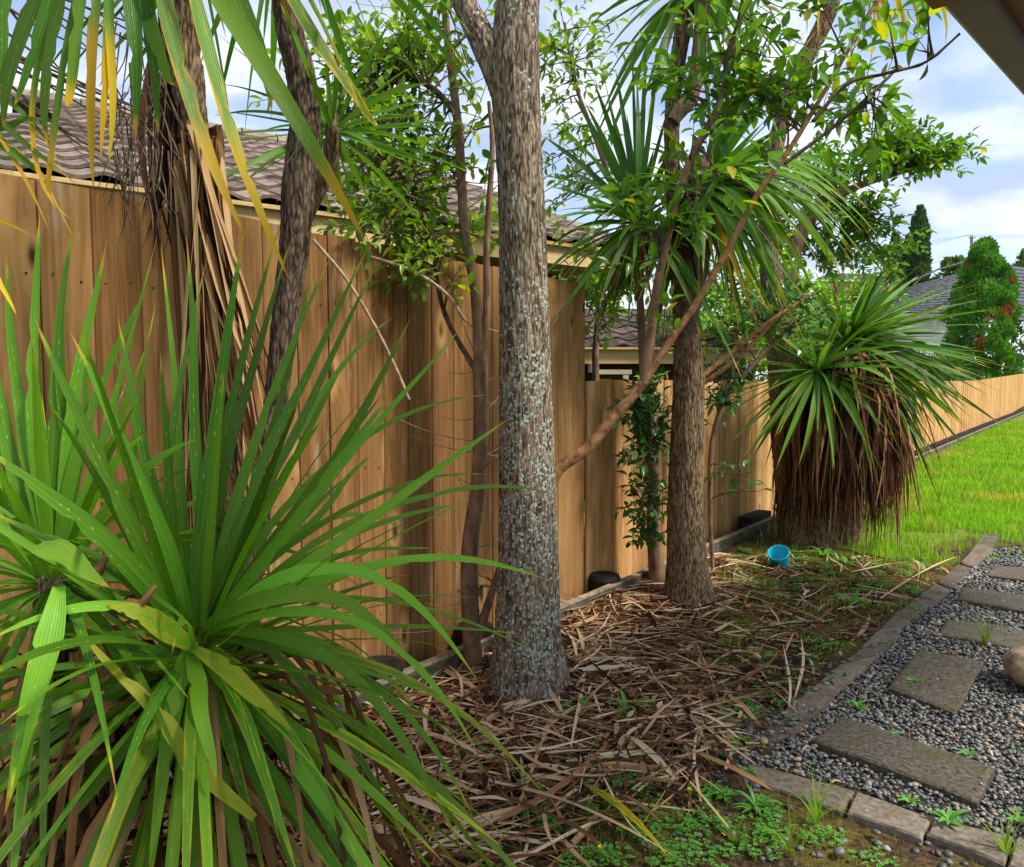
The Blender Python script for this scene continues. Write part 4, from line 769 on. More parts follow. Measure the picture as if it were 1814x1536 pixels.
# ------------------------------------------------------------------ broad-leaved shrubs
def leaf_template(w, curl, fold):
    V = []; U = []; prof = [(0, .04), (.14, .5), (.38, .96), (.62, .92), (.84, .52), (1, .03)]
    for t_, p in prof:
        z = -curl * t_ * t_
        for sx in (-1, 0, 1): V.append((sx * w / 2 * p, t_, z + abs(sx) * fold * p * w)); U.append((t_, (sx + 1) / 2))
    Q = [(i * 3 + k, i * 3 + k + 1, i * 3 + k + 4, i * 3 + k + 3) for i in range(len(prof) - 1) for k in (0, 1)]
    return np.array(V), np.array(Q), np.array(U)
class Foliage:
    def __init__(s, w=.46, size=(.04, .06), yel=(0, .3), seed=1, tr=(0, 1)):
        s.rr = random.Random(seed); s.tw = Buf(); s.L = []; s.size = size; s.yel = yel; s.T = [leaf_template(w * k, c, f) for k, c, f in ((1, .18, .25), (.9, .35, .35), (1.1, .05, .15))]; s.tr = tr
    def leaf(s, p, d, size=None):
        rr = s.rr; d = nrm(np.array(d)); up = np.array([rr.gauss(0, .45), rr.gauss(0, .45), 1.0]); x = np.cross(d, up)
        if np.linalg.norm(x) < .1: x = np.cross(d, [1, .2, 0])
        x = nrm(x); z = np.cross(x, d); l = (size or rr.uniform(*s.size)) * (1 if rr.random() > .15 else .6)
        yv_ = rr.uniform(*s.yel); yv_ = .95 if rr.random() < s.yel[1] * .12 else yv_
        s.L.append((np.array(p), np.stack([x, d, z], 1) * l, rr.randrange(3), rr.uniform(*s.tr), yv_))
    def twig(s, a, d, l, step=.028):
        rr = s.rr; d = nrm(np.array(d, dtype=float)); b_ = np.array(a) + d * l * .6 + np.array([0, 0, .02]); c_ = np.array(a) + d * l + np.array([rr.gauss(0, .1) * l, rr.gauss(0, .1) * l, rr.gauss(.1, .15) * l])
        C = bez(a, b_, c_, 6); V, Q_, U = tube_arr(C, np.linspace(.0022, .0010, 6), 4); s.tw.add(V, Q_, U)
        n = max(2, int(l / step)); ph = rr.uniform(0, 6)
        for k in range(n):
            f = .2 + .8 * (k + 1) / n; p = C[min(5, int(f * 5))] * (1 - (f * 5) % 1) + C[min(5, int(f * 5) + 1)] * ((f * 5) % 1) if f < 1 else C[5]
            pa = ph + k * 2.6; e1 = nrm(np.cross(d, [0.1, .2, 1])); e2 = np.cross(e1, d); s.leaf(p, d * (.55 if k < n - 1 else 1.2) + (e1 * math.cos(pa) + e2 * math.sin(pa)) * (.8 if k < n - 1 else .2))
    def branch(s, a, c, r0=.006, r1=.002, bow=.1, tws=.06, tl=(.08, .22), start=.35):
        rr = s.rr; a = np.array(a, dtype=float); c = np.array(c, dtype=float); d = c - a; l = np.linalg.norm(d); m_ = a + d * .5 + np.array([rr.gauss(0, .07) * l, rr.gauss(0, .07) * l, bow * l])
        n = max(5, int(l / .06)); C = bez(a, m_, c, n); V, Q_, U = tube_arr(C, np.linspace(r0, r1, n), 5); s.tw.add(V, Q_, U)
        k = start * l
        while k < l:
            i = min(n - 1, int(k / l * (n - 1))); s.twig(C[i], nrm(d) * .5 + np.array([rr.gauss(0, .6), rr.gauss(0, .6), rr.gauss(.25, .5)]), rr.uniform(*tl)); k += tws * rr.uniform(.6, 1.4)
        s.twig(C[-1], nrm(C[-1] - C[-2]), rr.uniform(*tl))
    def zone(s, stems, c, rad3, n, **k):
        rr = s.rr; S = np.concatenate([np.asarray(x) for x in stems]); c = np.array(c, dtype=float)
        for _ in range(n):
            v = NP.randn(3); v = nrm(v) * rr.random() ** .45; tgt = c + v * np.array(rad3); dist = np.linalg.norm(S - tgt, axis=1); idx = np.argsort(dist)[:max(3, len(S) // 6)]; s.branch(S[idx[rr.randrange(len(idx))]], tgt, **k)
    def finish(s, parent, mat, twmat, nobj=0):
        link('twigs', s.tw.mesh('twigs', twmat), parent, kind='stuff')
        s.L.sort(key=lambda q: float(np.linalg.norm(q[0] - CAM)) + (0 if 0 < proj(q[0])[0] < 1814 and 0 < proj(q[0])[1] < 1536 else 100))
        var = {}
        for p, Mx, ti, g_, y_ in s.L[:nobj]:
            key = (ti, int(g_ * 3.99), int(y_ * 3.99))
            if key not in var:
                V, Q_, U = s.T[ti]; var[key] = mesh_np('leaf', V, Q_, U, np.array([(key[1] + .5) / 4, (key[2] + .3) / 4, 0]), True, mat)
            o = link('leaf', var[key], parent); mm = Matrix(((Mx[0, 0], Mx[0, 1], Mx[0, 2], p[0]), (Mx[1, 0], Mx[1, 1], Mx[1, 2], p[1]), (Mx[2, 0], Mx[2, 1], Mx[2, 2], p[2]), (0, 0, 0, 1))); o.matrix_basis = mm
        rest = s.L[nobj:]
        if rest:
            Bf = Buf()
            for p, Mx, ti, g_, y_ in rest:
                V, Q_, U = s.T[ti]; Bf.add(V @ Mx.T + p, Q_, U, (g_, y_, 0))
            link('foliage', Bf.mesh('foliage', mat), parent, kind='stuff')
        print('LEAVES', parent.name, len(s.L))
def stem(parent, L, ws, Y, mat, name='stem', sides=14, seg=70, d=.002):
    P = ppts(L, Y); C = catmull(P, seg); Rr = np.interp(np.linspace(0, 1, seg + 1), np.linspace(0, 1, len(ws)), [w_ * Y / F / 2 for w_ in ws])
    V, Qd, U = tube_arr(C, Rr, sides, bark_disp(d, 3, 2)); link(name, mesh_np(name, V, Qd, U, mat=mat), parent); return C
# S1: slim brown stems between fence and lichened trunk
YS = 3.5
s1 = thing('slim_shrub_tree', 'slim brown-stemmed leafy shrub just left of the lichened trunk', 'shrub', gp(838, 1200))
a1 = stem(s1, [(845, 1235), (835, 1120), (832, 980), (848, 850), (852, 720), (850, 640)], [34, 32, 30, 26, 26, 26], YS, M['stem'])
a2 = stem(s1, [(850, 665), (842, 520), (825, 420), (818, 330), (812, 230), (800, 130), (790, 40), (785, -40)], [20, 17, 17, 16, 15, 13, 12, 10], YS, M['stem'])
a3 = stem(s1, [(853, 660), (862, 540), (862, 440), (868, 340), (872, 250), (866, 180)], [14, 12, 11, 10, 8, 6], YS, M['stem'])
a4 = stem(s1, [(808, 200), (770, 160), (730, 135), (690, 105), (650, 90)], [12, 10, 9, 8, 6], YS, M['twig'])
a5 = stem(s1, [(845, 1130), (868, 1060), (885, 1010), (905, 960)], [18, 14, 12, 10], YS, M['stem'])
a6 = stem(s1, [(850, 670), (790, 560), (765, 450), (735, 340), (720, 280)], [9, 8, 7, 6, 5], YS, M['twig'])
a7 = stem(s1, [(560, 420), (640, 450), (730, 480), (790, 520), (826, 570)], [3, 5, 6, 5, 4], YS - .2, M['twig_tan'], sides=8)
a8 = stem(s1, [(555, 425), (610, 490), (660, 570), (700, 650), (725, 708)], [5, 5, 5, 5, 4], YS - .5, M['twig_tan'], sides=8)
f1 = Foliage(size=(.042, .072), yel=(.0, .35), seed=71); st_ = [a2, a3, a4, a6]
f1.zone(st_, at(710, 70, YS + .1), (.42, .4, .25), 30); f1.zone(st_, at(740, 250, YS), (.36, .35, .28), 30); f1.zone(st_, at(700, 390, YS - .15), (.28, .2, .22), 18); f1.zone(st_, at(810, 350, YS + .2), (.2, .2, .25), 6); f1.zone(st_, at(620, 180, YS), (.3, .3, .3), 22); f1.zone(st_, at(650, 300, YS + .3), (.3, .3, .3), 14); f1.zone(st_, at(780, 440, YS + .05), (.16, .2, .14), 6)
f1.zone([a6], at(760, 480, YS - .15), (.18, .12, .12), 8); f1.zone([a5], at(850, 1020, YS), (.06, .06, .08), 2, tl=(.04, .08))
f1.finish(s1, M['broad_airy'], M['twig'], 160)
# thin bare twigs on the stem
tb = Buf()
for k in range(46):
    i = R.randrange(len(a1)); a = a1[i] if k % 2 else a2[min(len(a2) - 1, i)]; d = np.array([R.choice((-1, 1)) * R.uniform(.1, .4), R.uniform(-.2, .1), R.uniform(-.05, .35)]); V, Q_, U = tube_arr(bez(a, a + d * .5 + np.array([0, 0, -.04]), a + d, 7), np.linspace(.003, .001, 7), 4); tb.add(V, Q_, U)
link('bare_twigs', tb.mesh('bare_twigs', M['twig_tan']), s1, kind='stuff')
# S2: long diagonal branches, right of the lichened trunk
Y2 = 3.55
s2t = thing('diagonal_branch_shrub', 'shrub with a long orange-brown diagonal branch crossing in front of the corky trunk', 'shrub', gp(960, 1200))
b1 = stem(s2t, [(955, 1210), (950, 1050), (955, 930), (985, 838), (1040, 795), (1085, 740), (1130, 690), (1180, 615), (1235, 535), (1290, 440), (1345, 340), (1400, 262), (1450, 180), (1505, 85), (1550, 10), (1590, -50)], [20, 20, 21, 21, 20, 19, 17, 13, 11, 10, 9, 8, 7, 6, 6, 5], Y2, M['branch'], 'branch', 18, 160)
b2 = stem(s2t, [(1140, 680), (1150, 620), (1162, 520), (1178, 440), (1205, 330), (1240, 250), (1275, 180), (1300, 80), (1318, 0), (1325, -40)], [18, 17, 15, 14, 13, 12, 11, 10, 10, 9], Y2, M['stem'], 'branch')
b3 = stem(s2t, [(1440, 215), (1500, 150), (1570, 130), (1640, 110), (1700, 60)], [6, 5, 5, 4, 3], Y2 - .9, M['twig'], 'branch', 8)
b4 = stem(s2t, [(1390, 290), (1470, 230), (1540, 170), (1590, 120)], [6, 6, 5, 4], Y2 - .3, M['twig'], 'branch', 8)
f2 = Foliage(size=(.06, .10), yel=(.0, .35), seed=72); st2 = [b1[80:], b2[20:]]
f2.zone(st2, at(1290, 120, Y2), (.34, .35, .36), 20); f2.zone(st2, at(1230, 330, Y2), (.24, .3, .2), 6); f2.zone(st2, at(1420, 180, Y2), (.3, .3, .28), 11); f2.zone([b4, b1[110:]], at(1545, 190, Y2 - .3), (.15, .2, .14), 9); f2.zone(st2, at(1390, 30, Y2), (.42, .3, .15), 7)
f2.zone([b3], at(1640, 60, 2.6), (.12, .1, .05), 4, tws=.07, tl=(.04, .1)); f2.zone([b2[:25]], at(1150, 440, Y2), (.10, .1, .16), 7); f2.zone([b1[55:75]], at(1185, 560, Y2), (.06, .05, .08), 2, tl=(.05, .1))
f2.finish(s2t, M['broad'], M['twig'], 220)
# S3: airy twig foliage between, upper centre
s3 = thing('airy_shrub_tree', 'airy small-leaved shrub seen against the sky just right of the lichened trunk', 'shrub', gp(1160, 1045))
YA = 4.9
c1 = stem(s3, [(1165, 1045), (1160, 950), (1158, 860), (1150, 760), (1140, 640), (1130, 500), (1100, 380), (1060, 260), (1020, 150), (1000, 40)], [30, 28, 24, 22, 16, 12, 9, 8, 6, 4], YA, M['stem'])
f3 = Foliage(size=(.052, .08), yel=(.0, .25), seed=73, w=.42); f3.zone([c1[50:]], at(1000, 130, YA), (.3, .4, .4), 24); f3.zone([c1[40:60]], at(1000, 330, YA + .3), (.26, .3, .3), 9); f3.zone([c1[40:60]], at(1090, 480, YA + .3), (.36, .3, .3), 18); f3.zone([c1[40:60]], at(1050, 560, YA + .2), (.2, .2, .2), 6)
f3.finish(s3, M['broad_airy'], M['twig'], 100)
f3b = Foliage(size=(.055, .085), yel=(0, .08), seed=74, w=.5); f3b.zone([c1[5:35]], at(1140, 760, YA - .15), (.12, .15, .35), 34, tl=(.06, .14)); f3b.zone([c1[5:25]], at(1150, 920, YA - .15), (.14, .12, .28), 22, tl=(.06, .14)); f3b.finish(s3, M['broad_dark'], M['twig'], 80)
s3b = thing('twiggy_shrub', 'dark twiggy small-leaved shrub between the corky trunk and the skirted cabbage tree', 'shrub', gp(1265, 1000))
c2 = stem(s3b, [(1262, 1000), (1258, 900), (1262, 780), (1290, 700), (1340, 640), (1420, 560)], [7, 8, 9, 9, 8, 6], 5.3, M['stem'])
c3 = stem(s3b, [(1240, 670), (1290, 630), (1350, 580), (1440, 520)], [10, 9, 8, 6], 5.0, M['branch']); c4 = stem(s3b, [(1160, 750), (1230, 690), (1300, 640), (1380, 560)], [8, 9, 8, 6], 5.1, M['branch'])
f4 = Foliage(size=(.05, .08), yel=(0, .1), seed=75, w=.5); f4.zone([c2[10:]], at(1290, 690, 5.3), (.2, .2, .3), 22, tl=(.06, .14)); f4.zone([c2], at(1320, 850, 5.1), (.14, .1, .14), 3, tl=(.05, .1)); f4.zone([c2[40:], c3], at(1370, 570, 5.2), (.3, .3, .25), 22); f4.finish(s3b, M['broad_dark'], M['twig'], 60)
# S4: tree behind on the right, reaching into the sky
s4 = thing('leafy_tree_behind_fence', 'leafy tree reaching out against the sky above the skirted cabbage tree', 'tree', (gp(1380, 860).x, 10.0, 0))
d1 = stem(s4, [(1395, 780), (1395, 600), (1405, 450), (1450, 370), (1520, 330), (1600, 305)], [40, 34, 28, 20, 12, 6], 9.0, M['stem'])
f5 = Foliage(size=(.075, .12), yel=(0, .2), seed=76, w=.5); kw = dict(r0=.012, r1=.003, tl=(.15, .35), tws=.09)
f5.zone([d1[30:]], at(1590, 285, 9.0), (.5, .5, .25), 26, **kw); f5.zone([d1[20:]], at(1480, 330, 9.0), (.6, .6, .5), 26, **kw); f5.zone([d1[15:50]], at(1530, 440, 9.2), (.5, .6, .4), 22, **kw); f5.zone([d1[15:45]], at(1380, 400, 9.2), (.5, .6, .6), 22, **kw)
f5.zone([d1[60:]], at(1640, 290, 9.0), (.4, .4, .16), 18, **kw); f5.finish(s4, M['broad'], M['twig'], 120)
# S5: neighbour's pale shrubs behind the fence
for (px, py, Y, r3, n, lab, sd) in ((1060, 500, 7.3, (.45, .4, .35), 46, 'pale green bush behind the fence under the pine eave', 81), (1300, 560, 8.6, (.8, .5, .6), 60, 'pale green bush behind the low fence between corky trunk and skirted tree', 82), (1390, 600, 11.0, (1.1, .6, .8), 80, 'pale green hedge-like bush filling the gap left of the skirted cabbage tree', 84), (1480, 560, 13.0, (1.1, .6, .9), 60, 'pale green bush behind the skirted cabbage tree crown', 85), (1325, 650, 9.6, (.4, .3, .3), 26, 'leafy green bush top just above the low fence right of the corky trunk', 86), (1180, 720, 7.9, (.25, .25, .35), 14, 'small pale bush at the lower fence top behind the corky trunk', 83)):
    s5 = thing('garden_bush', lab, 'bush', at(px, py + 250, Y)); e = stem(s5, [(px, py + 260), (px - 5, py + 130), (px + 5, py), (px, py - 60)], [14, 12, 8, 4], Y, M['stem'])
    f6 = Foliage(size=(.07, .11), yel=(0, .35), seed=sd, w=.5); f6.zone([e], at(px, py, Y), r3, n, r0=.008, tl=(.12, .25), tws=.08); f6.finish(s5, M['broad_pale'], M['twig'], 0)

# ------------------------------------------------------------------ neighbour's house behind the tall fence
E1 = at(880, 417, 5.5); ezz = E1.z
def on_z(px, py, z):
    d = ray(px, py); t_ = (z - EYE) / d.z; return Vector((d.x * t_, d.y * t_, z))
E0 = on_z(0, 303, ezz); HD = (E1 - E0); HD.z = 0; HD.normalize(); HN = Vector((-HD.y, HD.x, 0))      # HN into the house
hs = thing('neighbour_house', 'house with a mossy brown tiled roof rising behind the tall fence', 'house', E0 + HD * 3 + HN * 3 - Vector((0, 0, ezz)))
slope = rad(21.5); RV = (HN * math.cos(slope) + Vector((0, 0, math.sin(slope)))); RN = (Vector((0, 0, 1)) * math.cos(slope) - HN * math.sin(slope))
def ulen(px, py): return (on_z(px, py, ezz) - E0).dot(HD)
UL, UR = -2.2, (on_z(1120, 448, ezz) - E0).dot(HD)
SLP = 4.06 / math.cos(slope)
TW, TLn = .30, .32
def tile_mesh(name, mat, w=TW, l=.37):
    V = []; nU = 8
    for th_, zz in ((0, 0), (1, 0)):
        for j, v_ in enumerate((0, l)):
            for i in range(nU + 1):
                u_ = i / nU; z = .018 * math.sin(u_ * 2 * math.pi + .6) + (.030 if j == 0 else .004) - (.020 if th_ else 0); V.append((u_ * w, v_, z))
    Q_ = []; n_ = nU + 1
    for i in range(nU): Q_ += [(i, i + 1, n_ + i + 1, n_ + i), (2 * n_ + i, 2 * n_ + i + 1, i + 1, i)]
    return mesh_np(name, V, Q_, smooth=False, mat=mat)
tm = tile_mesh('roof_tile', M['tile']); rm = Matrix(((HD.x, RV.x, RN.x), (HD.y, RV.y, RN.y), (HD.z, RV.z, RN.z))).to_4x4()
tiles = []
uridge0 = None
for j in range(int(SLP / TLn) + 1):
    v_ = j * TLn; u_ = UL + (j % 2) * 0
    while u_ < UR:
        # hip at the left: roof ends along a line from the gablet down
        lim = -2.2 if v_ < SLP * .55 else (E0 - E0).dot(HD) + 0.15
        if u_ >= lim: tiles.append(E0 + HD * u_ + RV * v_ + Vector((0, 0, .02)))
        u_ += TW * .97
tiles.sort(key=lambda p: 0 if False else p.length)
B_ = Buf(); tv = np.array([v.co[:] for v in tm.vertices]); tq = np.array([p.vertices[:] for p in tm.polygons]); Rm3 = np.array(rm.to_3x3())
def vis(p): q = proj(p); return -60 < q[0] < 1874 and q[1] > -100
vt = [p for p in tiles if vis(p)]
for i, p in enumerate(tiles):
    inob = i < 10 ** 9 and (p in vt[:300])
    rj = Matrix.Rotation(R.gauss(0, .012), 4, 'Z')
    if inob:
        o = link('roof_tile', tm, hs); o.matrix_basis = Matrix.Translation(p) @ rm @ rj
    else: B_.add(tv @ Rm3.T + np.array(p), tq)
print('TILES', len(tiles), len(vt))
link('roof_tiles_far', B_.mesh('roof_tiles_far', M['tile'], False), hs, kind='stuff')
def slab(name, parent, P, th, mat):   # P four corners, extruded by vector th
    V = [tuple(p) for p in P] + [tuple(Vector(p) + th) for p in P]; return link(name, mesh_np(name, V, [(0, 1, 2, 3), (7, 6, 5, 4), (0, 4, 5, 1), (1, 5, 6, 2), (2, 6, 7, 3), (3, 7, 4, 0)], smooth=False, mat=mat), parent)
slab('roof', hs, [E0 + HD * UL + HN * .03, E0 + HD * (UR + .1) + HN * .03, E0 + HD * (UR + .1) + RV * SLP, E0 + HD * UL + RV * SLP * .6 + HD * 1.5], RN * -.04, M['dark_void'])
slab('rear_roof', hs, [E0 + HD * .2 + RV * SLP, E0 + HD * (UR + .1) + RV * SLP, E0 + HD * (UR + .1) + HN * 8.1, E0 + HD * .2 + HN * 8.1], Vector((0, 0, -.04)), M['tile'])
for s0, dz, h_ in ((0, -.095, .075),):
    link('fascia', box_mesh('fascia', E0 + HD * (UL + UR) / 2 + Vector((0, 0, -.085)) - HN * .02, HD * (UR - UL) / 2, HN * .012, (0, 0, .075), M['fascia']), hs)
    link('gutter_lip', box_mesh('gutter_lip', E0 + HD * (UL + UR) / 2 + Vector((0, 0, -.018)) - HN * .045, HD * (UR - UL) / 2, HN * .024, (0, 0, .012), M['fascia']), hs)
link('wall', box_mesh('wall', E0 + HD * (UL + UR) / 2 + HN * 3.9 + Vector((0, 0, -ezz / 2 - .02)), HD * (UR - UL - .8) / 2, HN * 3.45, (0, 0, ezz / 2 - .03), M['brick']), hs)
slab('soffit', hs, [E0 + HD * UL + Vector((0, 0, -.15)), E0 + HD * UR + Vector((0, 0, -.15)), E0 + HD * UR + HN * .6 + Vector((0, 0, -.15)), E0 + HD * UL + HN * .6 + Vector((0, 0, -.15))], Vector((0, 0, .01)), M['fascia'])
# ridge caps and small gablet at the left end
rc = Buf(); rp_ = E0 + RV * SLP + Vector((0, 0, .03))
for k in range(int((UR + 0) / .38)):
    V, Qd, U = tube_arr([rp_ + HD * (k * .38), rp_ + HD * (k * .38 + .37)], [.085, .075], 10); rc.add(V, Qd, U)
link('ridge_caps', rc.mesh('ridge_caps', M['tile'], False), hs, kind='stuff')
gl = rp_ + HD * -.05; q0 = gl - RV * 1.0 + Vector((0, 0, -.0)); q1 = gl + HN * .93 + Vector((0, 0, -.366))
V = [gl + Vector((0, 0, .02)), q0, q1]; V = V + [v + HD * .08 for v in V]; me = bpy.data.meshes.new('gablet'); me.from_pydata([tuple(v) for v in V], [], [(0, 1, 2), (5, 4, 3), (0, 3, 4, 1), (1, 4, 5, 2), (2, 5, 3, 0)]); me.materials.append(M['cream']); link('gablet', me, hs)
V, Qd, U = tube_arr(catmull([gl, gl - RV * 1.0, gl - RV * 1.8 - HD * .9], 12), [.08] * 13, 10); link('hip_cap', mesh_np('hip_cap', V, Qd, U, smooth=False, mat=M['tile']), hs)
# lower outbuilding with pale fascia and white downpipe
YG = 8.5
gb = thing('outbuilding', 'low outbuilding with dark brown tiles, pale pine fascia and white downpipe behind the low fence', 'shed', at(1180, 900, YG + 1))
g0, g1 = at(1005, 617, YG), at(1345, 618, YG + .25); gd = (g1 - g0); glen = gd.length; gdn = gd.normalized(); gin = Vector((-gdn.y, gdn.x, 0)).normalized()
slab('fascia', gb, [g0, g1, g1 + Vector((0, 0, -.17)), g0 + Vector((0, 0, -.17))], gin * .03, M['fascia'])
link('gutter_lip', box_mesh('gutter_lip', (g0 + g1) / 2 - gin * .03, gd / 2, gin * .028, (0, 0, .012), M['fascia']), gb)
sl2 = rad(17); rv2 = gin * math.cos(sl2) + Vector((0, 0, math.sin(sl2))); rn2 = gdn.cross(rv2)
slab('roof', gb, [g0 + gin * .02, g1 + gin * .02, g1 + rv2 * 2.2, g0 + rv2 * 2.2], rn2 * -.04, M['dark_void'])
tm2 = tile_mesh('roof_tile', M['tile_dark']); rm2 = Matrix(((gdn.x, rv2.x, rn2.x), (gdn.y, rv2.y, rn2.y), (gdn.z, rv2.z, rn2.z))).to_4x4()
for j in range(6):
    for i in range(int(glen / TW)):
        o = link('roof_tile', tm2, gb); o.matrix_basis = Matrix.Translation(g0 + gdn * (i * TW * .98) + rv2 * j * TLn + rn2 * .01) @ rm2
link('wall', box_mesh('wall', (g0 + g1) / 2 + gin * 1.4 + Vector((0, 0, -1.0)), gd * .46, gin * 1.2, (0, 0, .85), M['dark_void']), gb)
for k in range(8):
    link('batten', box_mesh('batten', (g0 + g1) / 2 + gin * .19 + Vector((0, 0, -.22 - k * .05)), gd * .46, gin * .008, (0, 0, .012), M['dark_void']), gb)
dp = thing('downpipe', 'white plastic downpipe bend hanging under the pale fascia', 'downpipe', at(1055, 650, YG - .05))
pp_ = [at(1050, 645, YG - .02), at(1050, 659, YG - .02)]
V, Qd, U = tube_arr(pp_, [.052, .052], 16); link('outlet', mesh_np('outlet', V, Qd, U, mat=M['white']), dp)
link('arm', box_mesh('arm', at(1085, 659, YG - .02), (.21, 0, 0), (0, .03, 0), (0, 0, .025), M['cream']), dp); link('drop', box_mesh('drop', at(1108, 690, YG - .02), (.03, 0, 0), (0, .03, 0), (0, 0, .16), M['cream']), dp)

# ------------------------------------------------------------------ far houses and trees
def tiled_roof(name, parent, P0, P1, P2, P3, rows, mat, step=.03, ribs=0):
    """P0-P1 eave, P3-P2 ridge; stepped courses"""
    V = []; Qs = []; P0, P1, P2, P3 = [Vector(p) for p in (P0, P1, P2, P3)]; nn = (P1 - P0).cross(P3 - P0).normalized(); nn = nn if nn.z > 0 else -nn; cols = 60
    for r_ in range(rows):
        for e in (0, 1):
            f = (r_ + e) / rows; a, b_ = P0.lerp(P3, f), P1.lerp(P2, f)
            for c_ in range(cols + 1): V.append(tuple(a.lerp(b_, c_ / cols) + nn * (step * (1 - e) + (.018 if c_ % 2 else 0))))
    k = cols + 1
    for r_ in range(rows * 2 - 1):
        for c_ in range(cols): Qs.append((r_ * k + c_, r_ * k + c_ + 1, (r_ + 1) * k + c_ + 1, (r_ + 1) * k + c_))
    return link(name, mesh_np(name, V, Qs, smooth=False, mat=mat), parent)
YH = 42.0
wh = thing('weatherboard_house', 'white weatherboard house with a dark slate-grey tiled roof beyond the fence', 'house', at(1680, 700, YH + 4))
e0, e1 = at(1540, 553, YH), at(1720, 557, YH - .3); r1_, r0_ = at(1715, 462, YH + 4.5), at(1590, 505, YH + 4.5)
tiled_roof('roof', wh, e0, e1, at(1760, 468, YH + 4.5), at(1565, 520, YH + 2.4), 15, M['tile_grey'], .05)
tiled_roof('roof', wh, e1, at(1990, 590, YH + 9), at(1960, 490, YH + 9), at(1760, 468, YH + 4.5), 15, M['tile_grey'], .05)
V, Qd, U = tube_arr([at(1548, 548, YH + .1), at(1600, 506, YH + 2.3), at(1660, 478, YH + 3.4), at(1715, 462, YH + 4.5)], [.05] * 4, 8); link('hip_cap', mesh_np('hip_cap', V, Qd, U, smooth=False, mat=M['tile_grey']), wh)
slab('gutter', wh, [e0 + Vector((0, -.12, -.02)), e1 + Vector((0, -.12, -.02)), e1 + Vector((0, -.12, -.17)), e0 + Vector((0, -.12, -.17))], Vector((0, .12, 0)), M['soffit_dark'])
for k in range(20):
    z0 = -.17 - k * .15; o = slab('weatherboard', wh, [e0 + Vector((.6, .45, z0)), e1 + Vector((-.2, .45, z0)), e1 + Vector((-.2, .41, z0 - .15)), e0 + Vector((.6, .41, z0 - .15))], Vector((0, .06, 0)), M['white'])
V, Qd, U = tube_arr([at(1657, 563, YH - .1), at(1657, 575, YH - .05), at(1652, 590, YH + .3)], [.05] * 3, 8); link('downpipe', mesh_np('downpipe', V, Qd, U, mat=M['white']), wh)
oh = thing('timber_clad_house', 'distant house with pale timber-clad upper wall left of the cypresses', 'house', at(1540, 700, 50))
tiled_roof('roof', oh, at(1440, 497, 49), at(1580, 500, 49), at(1550, 486, 54), at(1470, 484, 54), 6, M['tile_grey'], .05)
for k in range(10): slab('cladding_board', oh, [at(1445, 497 + k * 4, 49.3), at(1575, 500 + k * 4, 49.3), at(1575, 504 + k * 4, 49.2), at(1445, 501 + k * 4, 49.2)], Vector((0, .3, 0)), M['fascia'])
def spray_tree(name, lab, cat, cx, top, bot, Y, w_, prof, mat, n, size, seed, yel=(0, .2), patches=(), lump=.16, lf=1.4, group=None):
    """a dense crown of many small sprays over a lumpy profile"""
    rr = random.Random(seed); np_ = np.random.RandomState(seed); zt, zb = at(cx, top, Y).z, at(cx, bot, Y).z; x0 = at(cx, 600, Y).x; Wm = w_ * Y / F / 2; H_ = zt - zb
    o = thing(name, lab, cat, (x0, Y, zb - .3), group); B_ = Buf(); T_ = (np.array([(0, 0, 0), (.3, .45, .06), (0, 1, -.15), (-.3, .45, .06)]), np.array([(0, 1, 2, 3)]), np.array([(0, .5), (.5, 1), (1, .5), (.5, 0)]))
    for k in range(n):
        h = rr.random(); a = rr.uniform(0, 6.283); pr = np.interp(h, [p[0] for p in prof], [p[1] for p in prof])
        lum = 1 + lump * noise.noise(Vector((math.cos(a) * lf, math.sin(a) * lf, h * H_ * lf * .8 + seed))) * 2 + .05 * noise.noise(Vector((math.cos(a) * 5, math.sin(a) * 5, h * H_ * 4 + seed)))
        r = pr * Wm * lum * (1 - .35 * rr.random() ** 2.5); p = np.array([x0 + math.cos(a) * r, Y + math.sin(a) * r, zb + h * H_ * (1 + .02 * lum)]); out_ = np.array([math.cos(a), math.sin(a), .9 + h]); d = nrm(out_ + np_.randn(3) * .5)
        x = nrm(np.cross(d, np_.randn(3))); z = np.cross(x, d); y_ = rr.uniform(*yel)
        q = proj(p)
        for (ppx, ppy, pr_) in patches:
            if math.hypot(q[0] - ppx, q[1] - ppy) < pr_ * rr.uniform(.4, 1.1) and math.sin(a) < 0: y_ = 1.0
        g_ = min(1, max(0, .5 + .9 * noise.noise(Vector(p) * 1.6) + rr.uniform(-.25, .25)))
        B_.add(T_[0] @ (np.stack([x, d, z], 1) * size * rr.uniform(.6, 1.4)).T + p, T_[1], T_[2], (g_, y_, 0))
    link('crown', B_.mesh('crown', mat), o, kind='stuff'); V, Qd, U = tube_arr([(x0, Y, zb - .5), (x0, Y, zb + H_ * .8)], [Wm * .14, Wm * .04], 10); link('trunk', mesh_np('trunk', V, Qd, U, mat=M['bark3']), o); return o
spray_tree('conifer', 'bright green rounded conifer with rusty brown patches in front of the weatherboard house', 'tree', 1738, 432, 690, 37, 100, [(0, .9), (.3, 1), (.6, .88), (.82, .62), (.95, .34), (1, .05)], M['conifer'], 18000, .19, 3, patches=[(1711, 472, 13), (1782, 553, 15), (1755, 563, 10), (1736, 608, 13), (1690, 605, 9), (1790, 500, 9)], lump=.34, lf=1.5)
spray_tree('hedge_shrub', 'dull olive shrub right of the rounded conifer, with bare tops', 'shrub', 1828, 450, 690, 52, 110, [(0, .9), (.4, 1), (.8, .8), (1, .3)], M['hedge'], 6500, .28, 4, yel=(.1, .5), lump=.35)
